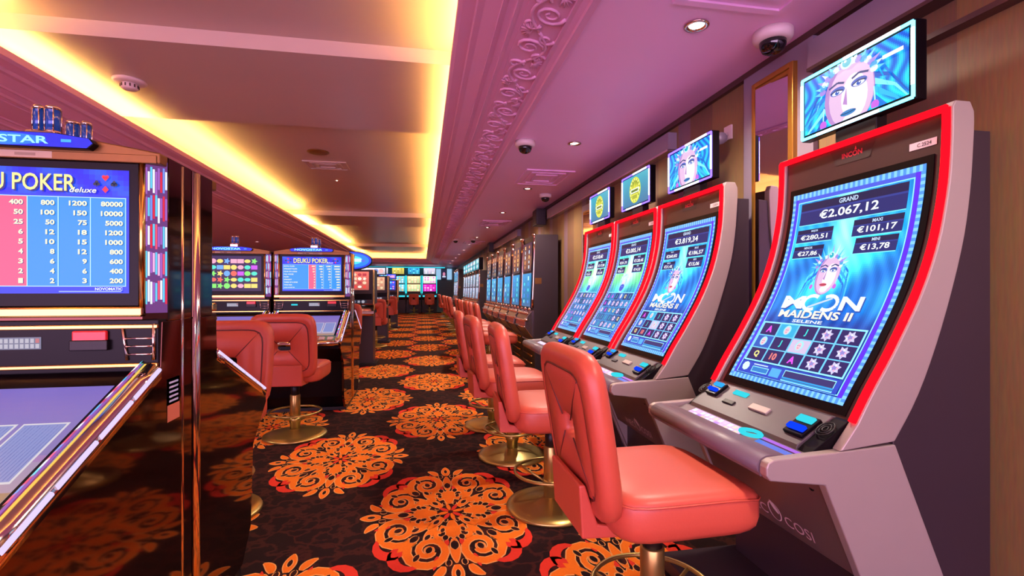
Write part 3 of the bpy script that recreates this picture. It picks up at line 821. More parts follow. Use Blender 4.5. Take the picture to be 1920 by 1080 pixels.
def red_machine(yc, variant, label, detail):
    root = thing('slot_machine', label, 'slot machine', (X0, yc, 0.0026), 0, 'red-edged curved slot machines')
    hw = MW / 2
    L = lambda P: [(x - X0, z) for x, z in P]
    front = [tuple(p) for p in FC]
    upper = L([(1.205, .723)] + front + [(1.62, 1.785), (1.675, 1.785)] + [tuple(p) for p in smooth_curve(REAR, 4)])
    lower = L([(.962, .690), (.968, .704), (.985, .712), (1.208, .7225), (1.398, .733), (1.572, .326), (1.68, .06), (1.40, .06), (1.272, .358), (1.156, .627), (.975, .652), (.963, .668)])
    for sy in (-1, 1):
        y0, y1 = (-hw, -hw + .032) if sy < 0 else (hw - .032, hw)
        MB().prism(upper, 'y', y0, y1).prism(lower, 'y', y0, y1).build('side_panel', M['silver'], root, bevel=.004)
    # black cabinet behind
    cab = L([(1.766, .06), (1.766, 1.70), (1.692, 1.70)] + [(x + .004, z) for x, z in REAR[1:]] + [(1.40, .72), (1.57, .32), (1.66, .06)])
    MB().prism(cab, 'y', -hw + .01, hw - .01).build('cabinet', M['black'], root, bevel=.003)
    # curved front glass surround
    nS = 44
    def strip(y0, y1, s0, s1, off, thick, mat, name, par, smooth=True):
        mb = MB(); rings = []
        for k in range(nS + 1):
            p, nn = fpt(s0 + (s1 - s0) * k / nS)
            a = p + nn * off; b = p + nn * (off - thick)
            rings.append([(a[0] - X0, y0, a[1]), (a[0] - X0, y1, a[1]), (b[0] - X0, y1, b[1]), (b[0] - X0, y0, b[1])])
        mb.loft(rings, smooth=False)
        return mb.build(name, mat, par)
    bez = strip(-hw + .032, hw - .032, .0, F_LEN - .006, -.012, .03, M['dark_bezel'], 'bezel', root)
    strip(-hw + .06, hw - .06, .015, F_LEN - .13, -.009, .012, M['black_gloss'], 'screen_glass', bez)
    # neon: two side tubes and the top bar
    mb = MB()
    for sy in (-1, 1):
        y = sy * (hw - .016); mb.tube([((p := fpt(F_LEN * k / nS))[0][0] - X0 + p[1][0] * .004, y, p[0][1] + p[1][1] * .004) for k in range(nS + 1)], .0115, 8)
    p, nn = fpt(F_LEN); mb.tube([(p[0] - X0 - .004, -hw + .016, p[1]), (p[0] - X0 - .004, hw - .016, p[1])], .012, 8)
    ne = mb.build('neon_strip', M['neon_red'], root); ne['label'] = 'glowing red neon edge'
    MB().box(1.624 - X0, -hw + .033, 1.70, 1.675 - X0, hw - .033, 1.762).build('top_cap', M['dark_bezel'], root, bevel=.004)
    # screen
    sw, s0 = .575, .045
    sh = F_LEN - .155 - s0
    def fn(u, v, h):
        p, nn = fpt(s0 + v); q = p + nn * (-.008 + h)
        return (q[0] - X0, sw / 2 - u, q[1])
    moon_screen(fn, sw, sh, root, variant, detail)
    # badge and id sticker on the upper bezel
    def fb(u, v, h):
        p, nn = fpt(F_LEN - .10 + v); q = p + nn * (-.0105 + h); return (q[0] - X0, -u, q[1])
    a = Art(fb, True); a.poly([(-.10, .085), (-.075, .025), (.075, .025), (.10, .085)], '2a1418'); a.up(); a.text('INCON', 0, .055, .020, 'd03848', bold=.03, w=.09); a.up(); a.poly([(.012, .067), (.022, .067), (.017, .082)], 'd03848')
    a.build('badge', M['print'], bez)
    a = Art(fb, True); a.rect(.225, .0, .315, .024, 'd8c8cc'); a.up(); a.text('C.2524', .275, .012, .012, '403038', bold=.02)
    a.build('id_sticker', M['print'], bez)
    # deck, console, buttons
    deck = L([(.966, .655), (.963, .672), (1.06, .688), (1.12, .708), (1.265, .70), (1.265, .63), (1.16, .62)])
    dk = MB().prism(deck, 'y', -hw + .032, hw - .032).build('button_deck', M['deck'], root, bevel=.003)
    cu = []
    for k in range(13):
        an = PI * .35 + PI * 1.0 * k / 12; cu.append((1.0 + .045 * math.cos(an) - X0, .684 + .032 * math.sin(an)))
    MB().prism(cu + L([(1.05, .672), (1.075, .700), (1.05, .712)]), 'y', -hw + .033, hw - .033, smooth=True).build('armrest', M['cushion'], root)
    pass
    con = L([(1.125, .700), (1.135, .722), (1.258, .802), (1.275, .802), (1.275, .69)])
    cs = MB().prism(con, 'y', -hw + .085, hw - .055).build('console', M['deck_dark'], root, bevel=.003)
    for ya, yb in ((-hw + .033, -hw + .084), (hw - .054, hw - .033)):
        MB().prism(L([(1.125, .700), (1.15, .722), (1.262, .798), (1.275, .802), (1.275, .69)]), 'y', ya, yb).build('speaker_panel', M['black_gloss'], root, bevel=.002)
    def cf(u, v, h):   # console slope, v 0..1 up the slope
        return (1.135 + .123 * v - X0 - h * .55, -u, .722 + .080 * v + h * .84)
    def cbox(name, u0, u1, v0, v1, hh, mat, par):
        mb = MB(); vs = [cf(u, v, h) for h in (-.004, hh) for v in (v0, v1) for u in (u0, u1)]
        mb.add(vs, [(0, 2, 3, 1), (4, 5, 7, 6), (0, 1, 5, 4), (2, 6, 7, 3), (0, 4, 6, 2), (1, 3, 7, 5)])
        return mb.build(name, mat, par, bevel=.003)
    for nm, ua, ub, va, vb in (('bill_acceptor', -.295, -.225, .45, .95), ('ticket_printer', .200, .280, .18, .78)):
        ac = cbox(nm, ua, ub, va, vb, .012, M['black_gloss'], root); ac['label'] = 'blue glowing ' + nm.replace('_', ' ')
        cbox('slot_light', ua + .008, ub - .008, va + .62 * (vb - va), vb - .05, .020, M['cyan_glow'] if ua > 0 else M['sky_glow'], ac)
        cbox('slot_mouth', ua + .006, ub - .006, va + .10, va + .42 * (vb - va), .022, M['blue_glow'], ac)
    cbox('ticket_slot', -.165, -.085, .74, .90, .006, M['cyan_glow'], cs)
    cbox('card_reader', -.02, .075, .44, .64, .008, M['silver'], cs)
    cbox('key_lock', -.165, -.10, .35, .5, .006, M['black_metal'], cs)
    for sy in (-1, 1):
        mb = MB()
        for q in range(3): mb.tube([cf((.311 if sy > 0 else -.332) + .012 * math.cos(2 * PI * k / 14) * (1 + q) * .7, .62 + .07 * math.sin(2 * PI * k / 14) * (1 + q), .003) for k in range(14)], .0025, 5, closed=True)
        mb.build('speaker_grille', M['black_metal'], cs)
    def df(u, v, h): return (1.065 + .065 * v - X0, -u, .6905 + .02 * v + h + .003)
    a = Art(df); a.rect(-.25, .05, .08, .80, 'd8a8e0'); a.up()
    rnd = random.Random(3)
    for i in range(11):
        for j in range(2): a.rect(-.245 + .029 * i, .10 + .35 * j, -.222 + .029 * i, .38 + .35 * j, rnd.choice(['ffe8ff', 'f0c0f0', 'b888f0', 'ffd0c0', 'e8e8ff']))
    a.rect(.16, .1, .33, .5, '4a70d8'); a.rect(.16, .6, .33, .8, 'a060d8'); a.rect(.10, -.1, .33, .05, '8890e0')
    a.build('button_strip', M['strip'], dk)
    mb = MB()
    mb.tube([(1.10 - X0 + .026 * math.cos(2 * PI * k / 24), -.115 + .042 * math.sin(2 * PI * k / 24), .712) for k in range(24)], .007, 6, closed=True)
    sb = mb.build('spin_button', M['cyan_glow'], dk); sb['label'] = 'round cyan ring button'
    # lower door, toe kick, base plate
    door = MB().prism(L([(1.165, .64), (1.29, .33), (1.33, .33), (1.25, .64)]), 'y', -hw + .034, hw - .034).build('lower_door', M['belly'], root, bevel=.003)
    def lf(u, v, h):
        dx, dz = 1.29 - 1.165, .33 - .64; ln = math.hypot(dx, dz); t = 1 - v
        return (1.165 + dx * t - X0 + h * dz / ln - .0008, -u, .64 + dz * t - h * dx / ln - .0004)
    a = Art(lf)
    sv = .31
    a.mb = MB()
    def lt(u, v, h): return lf(u, v, h)
    a.text('INEC', -.085, .16, .12, 'c8a8ac', w=.13, bold=.0); a.text('COSI', .135, .16, .12, 'c8a8ac', w=.13, bold=.0)
    a.line([(.025 + .030 * math.cos(2 * PI * q / 20), .20 + .11 * math.sin(2 * PI * q / 20)) for q in range(21)], .006, 'd8c0c4'); a.ell(.03, .26, .012, .07, 'd8c0c4', rot=.2)
    a.build('logo', M['print'], door)
    MB().cyl((1.19 - X0 - .002, -.28, .585), (1.20 - X0 + .004, -.28, .588), .012, 14).build('lock', M['black_metal'], door)
    MB().box(1.36 - X0, -hw + .034, .05, 1.66 - X0, hw - .034, .40).build('toe_kick', M['black'], root)
    MB().box(1.02 - X0, -hw, 0, 1.766 - X0, hw, .058).build('base_plate', M['black'], root, bevel=.004)
    # topper monitor
    tp = thing('topper', '', '', (0, 0, 0)); del tp['label']; del tp['category']; tp.parent = root
    bpy.data.objects.remove(tp)
    zt0, zt1, tw, xf = 1.835, 2.105, .50, 1.615 - X0
    tb = MB().box(xf, -tw / 2, zt0, xf + .045, tw / 2, zt1).build('topper', M['black_gloss'], root, bevel=.004)
    tb['label'] = 'tilted top monitor with glowing border'
    topper_face(lambda u, v, h: (xf - .002 - h, tw / 2 - .022 - u, zt0 + .022 + v), tw - .044, zt1 - zt0 - .044, tb, variant >= 2)
    r = .006
    for (ya, za, yb, zb) in ((-1, 0, 1, 0), (-1, 1, 1, 1), (-1, 0, -1, 1), (1, 0, 1, 1)):
        MB().cyl((xf - .002, ya * (tw / 2 - .008), zt0 + .008 + za * (zt1 - zt0 - .016)), (xf - .002, yb * (tw / 2 - .008), zt0 + .008 + zb * (zt1 - zt0 - .016)), r, 8).build('border_light', M['border_cyan' if variant == 0 else 'border_violet'], tb)
    for ya, yb, z in ((-.2, .03, zt1 - .008), (-.12, .16, zt0 + .008)):
        MB().cyl((xf - .0035, ya, z), (xf - .0035, yb, z), r, 8).build('border_light', M['border_white'], tb)
    for yy in (-1, 1): MB().cyl((xf - .0035, yy * (tw / 2 - .008), zt0 + .05), (xf - .0035, yy * (tw / 2 - .008), zt1 - .03), r, 8).build('border_light', M['border_white'], tb)
    MB().box(xf + .045, -.08, 1.77, xf + .075, .08, 2.06).box(xf + .015, -.09, 1.77, xf + .06, .09, zt0).build('topper_bracket', M['black_metal'], root, bevel=.004)
    return root
red_machine(1.605, 0, 'large red-edged curved slot machine nearest the camera, jackpot 2.067,12 on screen', 1)
red_machine(2.765, 1, 'red-edged curved slot machine second from the camera, blue lady on its top screen', 1)
red_machine(3.535, 2, 'middle machine of the three adjoining red-edged ones, yellow round emblem on top', 0)
red_machine(4.305, 3, 'farthest red-edged slot machine, small yellow emblem topper, beside the golden wall', 0)

# ------------------------------------------------------------------ generic lit pictures for the small far screens
def picture(fn, w, h, pal, seed, parent, name='screen', cells=(5, 4), mat='screen'):
    a = Art(fn); rnd = random.Random(seed)
    a.grid(0, 0, w, h, 8, 8, lambda U, V: np.stack([np.full_like(U, lv) for lv in [int(pal[0][i:i + 2], 16) / 255 for i in (0, 2, 4)]], -1) * (.8 + .3 * V[..., None])); a.up()
    nx, ny = cells
    for i in range(nx):
        for j in range(ny):
            cu, cv = w * (.06 + .88 * (i + .5) / nx), h * (.06 + .88 * (j + .5) / ny); r = min(w / nx, h / ny) * .42
            k = rnd.random()
            if k < .5: a.ell(cu, cv, r, r * rnd.uniform(.6, 1), rnd.choice(pal[1:]), n=9)
            elif k < .8: a.rect(cu - r, cv - r * .7, cu + r, cv + r * .7, rnd.choice(pal[1:]))
            else: a.star(cu, cv, r * 1.1, 5, .5, rnd.choice(pal[1:]))
    return a.build(name, M[mat], parent)

# ------------------------------------------------------------------ tall black slot machines
def tall_machine(y0, w, label, seed, ztop, group, pal_up, pal_dn, topper=None):
    root = thing('slot_machine', label, 'slot machine', (1.55, y0 + w / 2, .0026), 0, group)
    hw = w / 2 - .012; X1 = 1.55; s = ztop / 1.945
    L = lambda P: [(x - X1, z) for x, z in P]
    side = L([(1.80, .0), (1.80, ztop), (1.486, ztop), (1.486, 1.75 * s), (1.47, 1.30 * s), (1.462, 1.08 * s), (1.466, .93), (1.48, .10), (1.50, 0.0)])
    MB().prism(side, 'y', -hw, hw).build('cabinet', M['black'], root, bevel=.004)
    MB().prism(L([(1.48, .93), (1.465, .93), (1.40, .86), (1.36, .80), (1.352, .70), (1.40, .63), (1.46, .55), (1.48, .55)]), 'y', -hw + .07, hw - .07).build('button_deck', M['deck_metal'], root, bevel=.006)
    prof = [(1.478, ztop - .03), (1.478, 1.75 * s), (1.462, 1.30 * s), (1.452, 1.08 * s), (1.455, .96)]
    for sy in (-1, 1): MB().tube([(x - X1, sy * (hw - .022), z) for x, z in prof], .018, 8).build('chrome_column', M['chrome'], root)
    for nm, za, zb, xa, xb, pal, sd in (('upper_screen', 1.46 * s, ztop - .09, 1.462, 1.476, pal_up, seed), ('lower_screen', .97, 1.43 * s, 1.446, 1.462, pal_dn, seed + 50)):
        picture(lambda u, v, h, za=za, zb=zb, xa=xa, xb=xb: (xa + (xb - xa) * v / (zb - za) - X1 - h - .012, hw - .10 - u, za + v), 2 * hw - .20, zb - za, pal, sd, root, nm, (2, 5))
    for sy in (-1, 1): MB().lathe([(.005, ztop - .03), (.03, ztop - .025), (.034, ztop + .0), (.02, ztop + .012), (.005, ztop + .014)], 14, 1.478 - X1, sy * (hw - .03)).build('cap', M['chrome'], root)
    MB().tube([(1.40 - X1, -hw + .06, .80), (1.36 - X1, -hw + .075, .79), (1.352 - X1, -hw + .11, .79), (1.352 - X1, hw - .11, .79), (1.36 - X1, hw - .075, .79), (1.40 - X1, hw - .06, .80)], .020, 8).build('deck_rail', M['chrome'], root)
    MB().tube([(1.35 - X1, -hw + .08, .70), (1.35 - X1, hw - .08, .70)], .014, 8).build('deck_rail', M['chrome'], root)
    for q in range(6): MB().lathe([(.024, .865), (.026, .885), (.018, .90), (.004, .902)], 12, 1.405 - X1, -hw + .11 + q * (2 * hw - .22) / 5).build('button', M['chrome'], root)
    for q in range(3): MB().lathe([(.03, .925), (.032, .945), (.02, .955), (.004, .957)], 12, 1.445 - X1, -hw + .14 + q * (2 * hw - .28) / 2).build('button', M['chrome'], root)
    for q in range(4): MB().tube([(1.465 - X1, -hw + .06 + q * .02, .50 - q * .1), (1.465 - X1, hw - .06 - q * .02, .50 - q * .1)], .014, 6).build('trim_bar', M['gold_trim'], root)
    MB().box(-.07, -hw - .002, 1.28, .02, -hw + .004, 1.36).build('side_vent', M['bronze'], root, bevel=.002)
    if topper:
        tb = MB().box(-.09, -hw + .03, ztop + .02, .02, hw - .03, ztop + .34).box(-.02, -.1, ztop - .01, .02, .1, ztop + .03).build('topper', M['black_gloss'], root, bevel=.004)
        picture(lambda u, v, h: (-.093 - h, hw - .05 - u, ztop + .04 + v), 2 * hw - .10, .28, topper, seed + 9, tb, 'topper_screen', (4, 2))
    return root
PAL_GOLD_REFLECTION = ['30203c', 'e8a860', 'f0c080', 'a8c8e8', 'c88858']  # gold tones painted as reflections in the upper glass
PAL_B = ['2080b8', '40d0d8', '78e0e8', '3888d8', 'b0e8f4', '4868d0']
PAL_C = ['8898b0', 'f0f4ff', 'e050b0', 'ffffff', '70a8f0', '3858c0', 'f4c8e8']
PAL_T = ['2098b0', 'c8f0f4', 'f0b8d8', '50d8d8', 'e8f8d8']
for i in range(6):
    tall_machine(6.35 + .80 * i, .80, f'tall black slot machine with chrome columns, {ORD[i]} of six from the camera', i, 1.945, 'tall black slot machines', PAL_GOLD_REFLECTION, PAL_B)
for i in range(6):
    tall_machine(12.7 + .82 * i, .82, f'distant black slot machine with white and pink screens, {ORD[i]} of six from the camera', 20 + i, 1.72, 'white-lit slot machines', PAL_C, PAL_C, PAL_T)
for i in range(3):
    tall_machine(20.4 + .80 * i, .80, f'far tall black slot machine near the end wall, {ORD[i]} of three from the camera', 40 + i, 2.08, 'far black slot machines', PAL_B, PAL_C)
for i in range(3):
    stool(1.03, 20.8 + .8 * i, 0, f'far right coral stool near the end wall, {ORD[i]} of three from the camera', 'stools at the far black machines')

# ------------------------------------------------------------------ poker cabinets in back-to-back banks
PAY = [('ROYAL FLUSH', '400', '800', '1200', '80000'), ('STRAIGHT FLUSH', '50', '100', '150', '10000'), ('FOUR OF A KIND', '25', '50', '75', '5000'), ('FULL HOUSE', '6', '12', '18', '1200'), ('FLUSH', '5', '10', '15', '1000'),
       ('STRAIGHT', '4', '8', '12', '800'), ('THREE OF A KIND', '3', '6', '9', '600'), ('TWO PAIR', '2', '4', '6', '400'), ('JACKS OR BETTER', '1', '2', '3', '200')]
def poker_screen(fn, w, h, parent):
    a = Art(fn)
    a.grid(0, 0, w, h, 40, 24, lambda U, V: np.stack([.03 + 0 * U, .22 + .10 * np.sin(30 * U + 20 * V) * (V > .78) + 0 * U, .86 + 0 * U], -1)); a.up()
    a.rect(.012 * w, .055 * h, .988 * w, .775 * h, '1a8ae0'); a.up()
    a.rect(.442 * w, .055 * h, .562 * w, .775 * h, 'e0567a'); a.up()
    for u in (.440, .564, .694, .832): a.rect(u * w - .0012, .055 * h, u * w + .0012, .775 * h, 'b0e0ff')
    a.frame(.012 * w, .055 * h, .988 * w, .775 * h, .0022, 'a8d8ff'); a.up()
    for k, row in enumerate(PAY):
        v = (.722 - .0775 * k) * h
        a.text(row[0], .03 * w, v, .034 * h, 'f2ecb0', align='l', bold=.02)
        for u, s in zip((.548, .680, .818, .975), row[1:]): a.text(s, u * w, v, .040 * h, 'f4f0c0', w=len(s) * .0112, bold=.035, align='r', shadow='103a80'); a.L -= 1
    a.up()
    a.text('DEUKU POKER', .48 * w, .885 * h, .135 * h, 'f0e488', w=.58 * w, bold=.012, shadow='102070')
    a.up(); a.text('deluxe', .80 * w, .83 * h, .042 * h, 'f4f4ff', w=.115 * w, bold=.01, shear=.3, shadow='303060')
    for cu in (.10, .90):
        for dx, dy, c, kind in ((0, .036, 'e8303c', 'h'), (0, -.036, 'e8303c', 'd'), (-.038, 0, '202840', 'c'), (.038, 0, '202840', 's')):
            x, y, r = cu * w + dx * w, .885 * h + dy * h * 1.3, .024 * h
            if kind == 'd': a.poly([(x - r, y), (x, y - r * 1.2), (x + r, y), (x, y + r * 1.2)], c)
            elif kind == 'h':
                a.ell(x - r * .5, y + r * .35, r * .58, r * .58, c, n=10); a.ell(x + r * .5, y + r * .35, r * .58, r * .58, c, n=10); a.poly([(x - r * 1.02, y + r * .15), (x, y - r * 1.15), (x + r * 1.02, y + r * .15)], c)
            elif kind == 's':
                a.ell(x - r * .5, y - r * .25, r * .58, r * .58, c, n=10); a.ell(x + r * .5, y - r * .25, r * .58, r * .58, c, n=10); a.poly([(x - r * 1.0, y - r * .05), (x, y + r * 1.2), (x + r * 1.0, y - r * .05)], c); a.rect(x - r * .15, y - r * 1.1, x + r * .15, y, c)
            else:
                for px, py in ((-.5, -.2), (.5, -.2), (0, .5)): a.ell(x + px * r, y + py * r, r * .55, r * .55, c, n=10)
                a.rect(x - r * .15, y - r * 1.1, x + r * .15, y, c)
    a.text('NOVOMATIC', .915 * w, .036 * h, .022 * h, 'e8f0ff', bold=.02, w=.12 * w); a.rect(.70 * w, .012 * h, .97 * w, .020 * h, '90b0f0')
    return a.build('screen', M['screen'], parent)

def poker_machine(xc, y0, rz, label, kind, group, seed=0, strips=True):
    """front faces local -y, local origin on the seam between the two backs"""
    root = thing('poker_machine', label, 'gambling machine', (xc, y0, .0026), rz, group)
    hw = .373
    # lower glossy sides
    side = [(-.005, .03), (-.46, .03), (-.565, .15), (-.595, .50), (-.78, .655), (-.77, .70), (-.20, .955), (-.19, 1.105), (-.005, 1.105)]
    for sx in (-1, 1):
        x0, x1 = (-hw, -hw + .02) if sx < 0 else (hw - .02, hw)
        MB().prism(side, 'x', x0, x1).build('side_panel', M['laminate'], root, bevel=.002)
    # body core
    MB().prism([(-.01, .03), (-.42, .03), (-.50, .15), (-.55, .50), (-.73, .645), (-.73, .68), (-.19, .92), (-.19, 1.10), (-.01, 1.10)], 'x', -hw + .02, hw - .02).build('body', M['black_gloss'], root)
    cy_, cr_ = (-.027, .020) if rz > 1 else (-.068, .011)
    # chrome seam columns on both sides
    for sx in (-1, 1):
        MB().cyl((sx * (hw - .008), cy_, .03), (sx * (hw - .008), cy_, 1.59), cr_, 12).build('chrome_column', M['chrome'], root)
    # head
    hd = MB().prism([(-hw, -.005), (-hw, -.157), (-hw + .052, -.192), (hw - .052, -.192), (hw, -.157), (hw, -.005)], 'z', 1.105, 1.597).build('head', M['laminate'], root, bevel=.003)
    MB().box(-hw + .054, -.197, 1.15, hw - .054, -.17, 1.566).build('screen_bezel', M['black_gloss'], root, bevel=.003)
    sw, sh, sz = .58, .355, 1.188
    fn = lambda u, v, h: (u - sw / 2, -.1985 - h, sz + v)
    if kind == 'poker': poker_screen(fn, sw, sh, root)
    else: picture(fn, sw, sh, ['1c1440', 'f06048', '40d8c0', 'f0d060', 'c050e8', '60a0f8', 'f4a0b8', '78e060'], seed + 3, root, 'screen', (8, 5))
    # chrome corner columns and stained light strips
    for sx in (-1, 1): MB().cyl((sx * (hw - .052), -.194, 1.13), (sx * (hw - .052), -.194, 1.585), .009, 10).build('corner_column', M['gold_trim'], root)
    rnd = random.Random(5)
    for sx in ((-1, 1) if strips else ()):
        a = Art(lambda u, v, h, sx=sx: (sx * (hw - .0515 + u * .83 + h + .001), -.1935 + u * .57 - h - .001, 1.13 + v))
        a.rect(.003, 0, .060, .45, '6a3a7a'); a.up()
        for k in range(9):
            for j in range(5):
                a.rect(.006 + .006 * k, .02 + .082 * j + .02 * rnd.random(), .0108 + .006 * k, .088 + .082 * j + .015 * rnd.random(), rnd.choice(['f05070', 'f8b0e0', '60c8f0', 'c03048', 'e8f0ff', 'a060c0', 'e02840', '7090e8']))
        a.build('light_strip', M['strip'], root)
    # arched top fascia, lit sign, id plate
    arch = [(-hw + .002, 1.566)] + [(-hw + .002 + (2 * hw - .004) * k / 16, 1.598 + .042 * math.sin(PI * k / 16)) for k in range(17)] + [(hw - .002, 1.566)]
    MB().prism(arch, 'y', -.200, -.02).build('top_fascia', M['bronze'], root, bevel=.004)
    ov = [(-.215, 1.610), (-.20, 1.594), (.20, 1.594), (.215, 1.610), (.205, 1.624), (.12, 1.636), (-.12, 1.636), (-.205, 1.624)]
    sg = MB().prism(ov, 'y', -.224, -.199).build('sign', M['black_gloss'], root, bevel=.002)
    a = Art(lambda u, v, h: (u, -.2245 - h, v)); a.poly([(x * .985, (z - 1.614) * .9 + 1.614) for x, z in ov], '0c28d8'); a.up(); a.ell(-.02, 1.614, .12, .017, '1878f0'); a.up(); a.text('NOVOSTAR', -.03, 1.614, .021, '9af4ff', w=.27, bold=.02); a.rect(.135, 1.610, .16, 1.618, '38a8f8')
    a.build('sign_face', M['screen'], sg)
    mb = MB().box(-hw + .01, -.204, 1.566, hw - .01, -.195, 1.590); mb.build('chrome_band', M['bronze'], root, bevel=.002)
    a = Art(lambda u, v, h: (u, -.2045 - h, v)); a.rect(-.14, 1.569, .10, 1.588, 'b0987c'); a.up(); a.text('No. 4004', -.06, 1.578, .012, '30241c', bold=.02); a.rect(.01, 1.574, .06, 1.582, '8a745c')
    a.build('id_plate', M['print'], root)
    # trims and the middle console
    mb = MB().box(-hw + .004, -.212, 1.120, hw - .045, -.17, 1.150); mb.build('gold_bar', M['gold_trim'], root, bevel=.006)
    mc = MB().box(-hw + .004, -.205, .975, hw - .004, -.15, 1.112).build('console', M['black_gloss'], root, bevel=.003)
    mb = MB().box(-hw + .004, -.212, 1.086, hw - .004, -.20, 1.099).box(-hw + .004, -.212, .975, hw - .004, -.20, .987); mb.build('console_trim', M['gold_trim'], mc, bevel=.003)
    for sx in (-1, 1):
        mb = MB()
        for q in range(3): mb.cyl((sx * .285, -.208, 1.012 + .023 * q), (sx * .357, -.208, 1.012 + .023 * q), .003, 6)
        mb.cyl((sx * .290, -.208, .995), (sx * .277, -.208, 1.095), .004, 6); mb.cyl((sx * .358, -.208, .995), (sx * .358, -.208, 1.1), .005, 6)
        mb.build('grille', M['chrome'], mc)
    for rx, m_, nm in ((.20, 'red_plate', 'card_reader'),):
        cr = MB().box(rx - .045, -.217, 1.050, rx + .04, -.203, 1.082).build(nm, M[m_], mc, bevel=.004); cr['label'] = 'red lit card reader'
        MB().box(rx - .05, -.220, 1.026, rx + .045, -.203, 1.056).build('card_slot', M['black_metal'], cr, bevel=.003)
    a = Art(lambda u, v, h: (u, -.2062 - h, v)); a.rect(-.03, 1.032, .075, 1.066, '8088a0'); a.up()
    for i in range(8):
        for j in range(2): a.rect(-.026 + .0125 * i, 1.035 + .015 * j, -.017 + .0125 * i, 1.047 + .015 * j, 'd8d8e4' if not (i == 7 and j) else 'e08078')
    a.build('keypad', M['screen_dim'], mc)
    MB().box(-.20, -.212, 1.04, -.14, -.204, 1.055).build('ticket_slot', M['cyan_glow'], mc)
    # sloping play deck with the second screen
    th = math.atan2(.955 - .70, .57)
    c_, s_ = math.cos(th), math.sin(th)
    def df(u, v, h): return (u, -.77 + v * c_ - h * s_ * 1.0 + .0, .703 + v * s_ + h * c_)
    dl = math.hypot(.57, .255)
    mb = MB(); vs = [df(u, v, h) for h in (-.02, .004) for v in (.01, dl) for u in (-hw + .02, hw - .02)]
    mb.add(vs, [(0, 2, 3, 1), (4, 5, 7, 6), (0, 1, 5, 4), (2, 6, 7, 3), (0, 4, 6, 2), (1, 3, 7, 5)]); dk = mb.build('play_deck', M['black_gloss'], root)
    a = Art(lambda u, v, h: df(u, v, .005 + h))
    a.grid(-.29, .14, .29, dl - .07, 20, 20, lambda U, V: np.stack([.70 - .12 * V + .1 * (V < .35), .62 - .12 * V + .08 * (V < .3), .78 + .12 * V], -1)); a.up()
    if kind == 'poker':
        for k in range(5):
            x0 = -.272 + .111 * k
            a.rect(x0, .20, x0 + .10, .40, 'fff8ff'); a.up(); a.rect(x0 + .005, .206, x0 + .095, .394, 'a4acec')
            for q in range(11): a.line([(x0 + .008 + .008 * q, .21), (x0 + .014 + .008 * q, .39)], .0018, '7880d0')
            a.L -= 1
        a.rect(-.29, .145, .29, .175, 'c8a080')
    a.build('deck_screen', M['screen_dim'], dk)
    # button shelf at the front, chrome nose
    mb = MB(); vs = [df(u, v, h) for h in (.004, .016) for v in (.015, .115) for u in (-hw + .03, hw - .03)]
    mb.add(vs, [(0, 2, 3, 1), (4, 5, 7, 6), (0, 1, 5, 4), (2, 6, 7, 3), (0, 4, 6, 2), (1, 3, 7, 5)]); sh_ = mb.build('button_shelf', M['gold_trim'], root, bevel=.004)
    for k in range(8):
        mb = MB(); vs = [df(-.28 + .075 * k + u, v, h) for h in (.012, .024) for v in (.04, .085) for u in (0, .05)]
        mb.add(vs, [(0, 2, 3, 1), (4, 5, 7, 6), (0, 1, 5, 4), (2, 6, 7, 3), (0, 4, 6, 2), (1, 3, 7, 5)])
        mb.build('button', M['white_plastic'], sh_, bevel=.003)
    MB().cyl(df(-hw + .02, .0, -.005), df(hw - .02, .0, -.005), .022, 12).build('nose_bar', M['chrome'], root)
    # rails on both sides of the deck
    for sx in (-1, 1):
        rb = MB(); sec = []
        ux = lambda d: sx * (hw - .062 + d)
        prof = [(0, .0), (.004, .022), (.02, .034), (.045, .034), (.062, .020), (.066, 0.0), (.062, -.02)]
        rings = [[df(ux(d), v, h) for d, h in prof] for v in [dl * q / 8 - .005 for q in range(9)]]
        rb.loft(rings, smooth=True)
        rl = rb.build('deck_rail', M['chrome'], root)
        a = Art(lambda u, v, h, sx=sx: df(sx * (hw - .062 + u), v, .0345 + .0005 + h - (0 if u > .019 else (.019 - u) * .7)))
        cols = ['f05070', '60d0f0', 'c03048', '7090e8', 'f8b0e0', 'e8f0ff', 'e02840', '50b0e8']
        for k in range(22):
            a.rect(.006, .12 + .0245 * k, .018, .12 + .0245 * (k + 1), cols[(k * 3 + k // 4) % 8])
        a.rect(.020, .05, .026, dl - .01, '8a50a8'); a.rect(.031, .03, .037, dl - .01, 'f0c050')
        a.build('light_strip', M['strip'], rl)
        for q in range(4):
            v0 = .01 + q * (dl - .01) / 4
            MB().tube([df(sx * (hw + .001), v0 + .01, .012), df(sx * (hw + .001), v0 + (dl - .01) / 4 - .006, .012)], .0065, 10).build('light_tube', M['tube_white'], rl)
    # notice on the aisle-side panel
    a = Art(lambda u, v, h: (hw + .0012 + h, -.165 + u, .80 + v)); a.rect(0, 0, .075, .13, 'c87058'); a.rect(0, .05, .075, .13, '3c3cc0'); a.up()
    for q in range(5): a.rect(.01, .058 + .014 * q, .065, .064 + .014 * q, 'b8c0f0')
    a.build('notice_sticker', M['print'], root)
    # candle lamp on top
    lp = MB().box(-.04, -.105, 1.60, .04, -.035, 1.675).build('lamp_base', M['chrome'], root, bevel=.006)
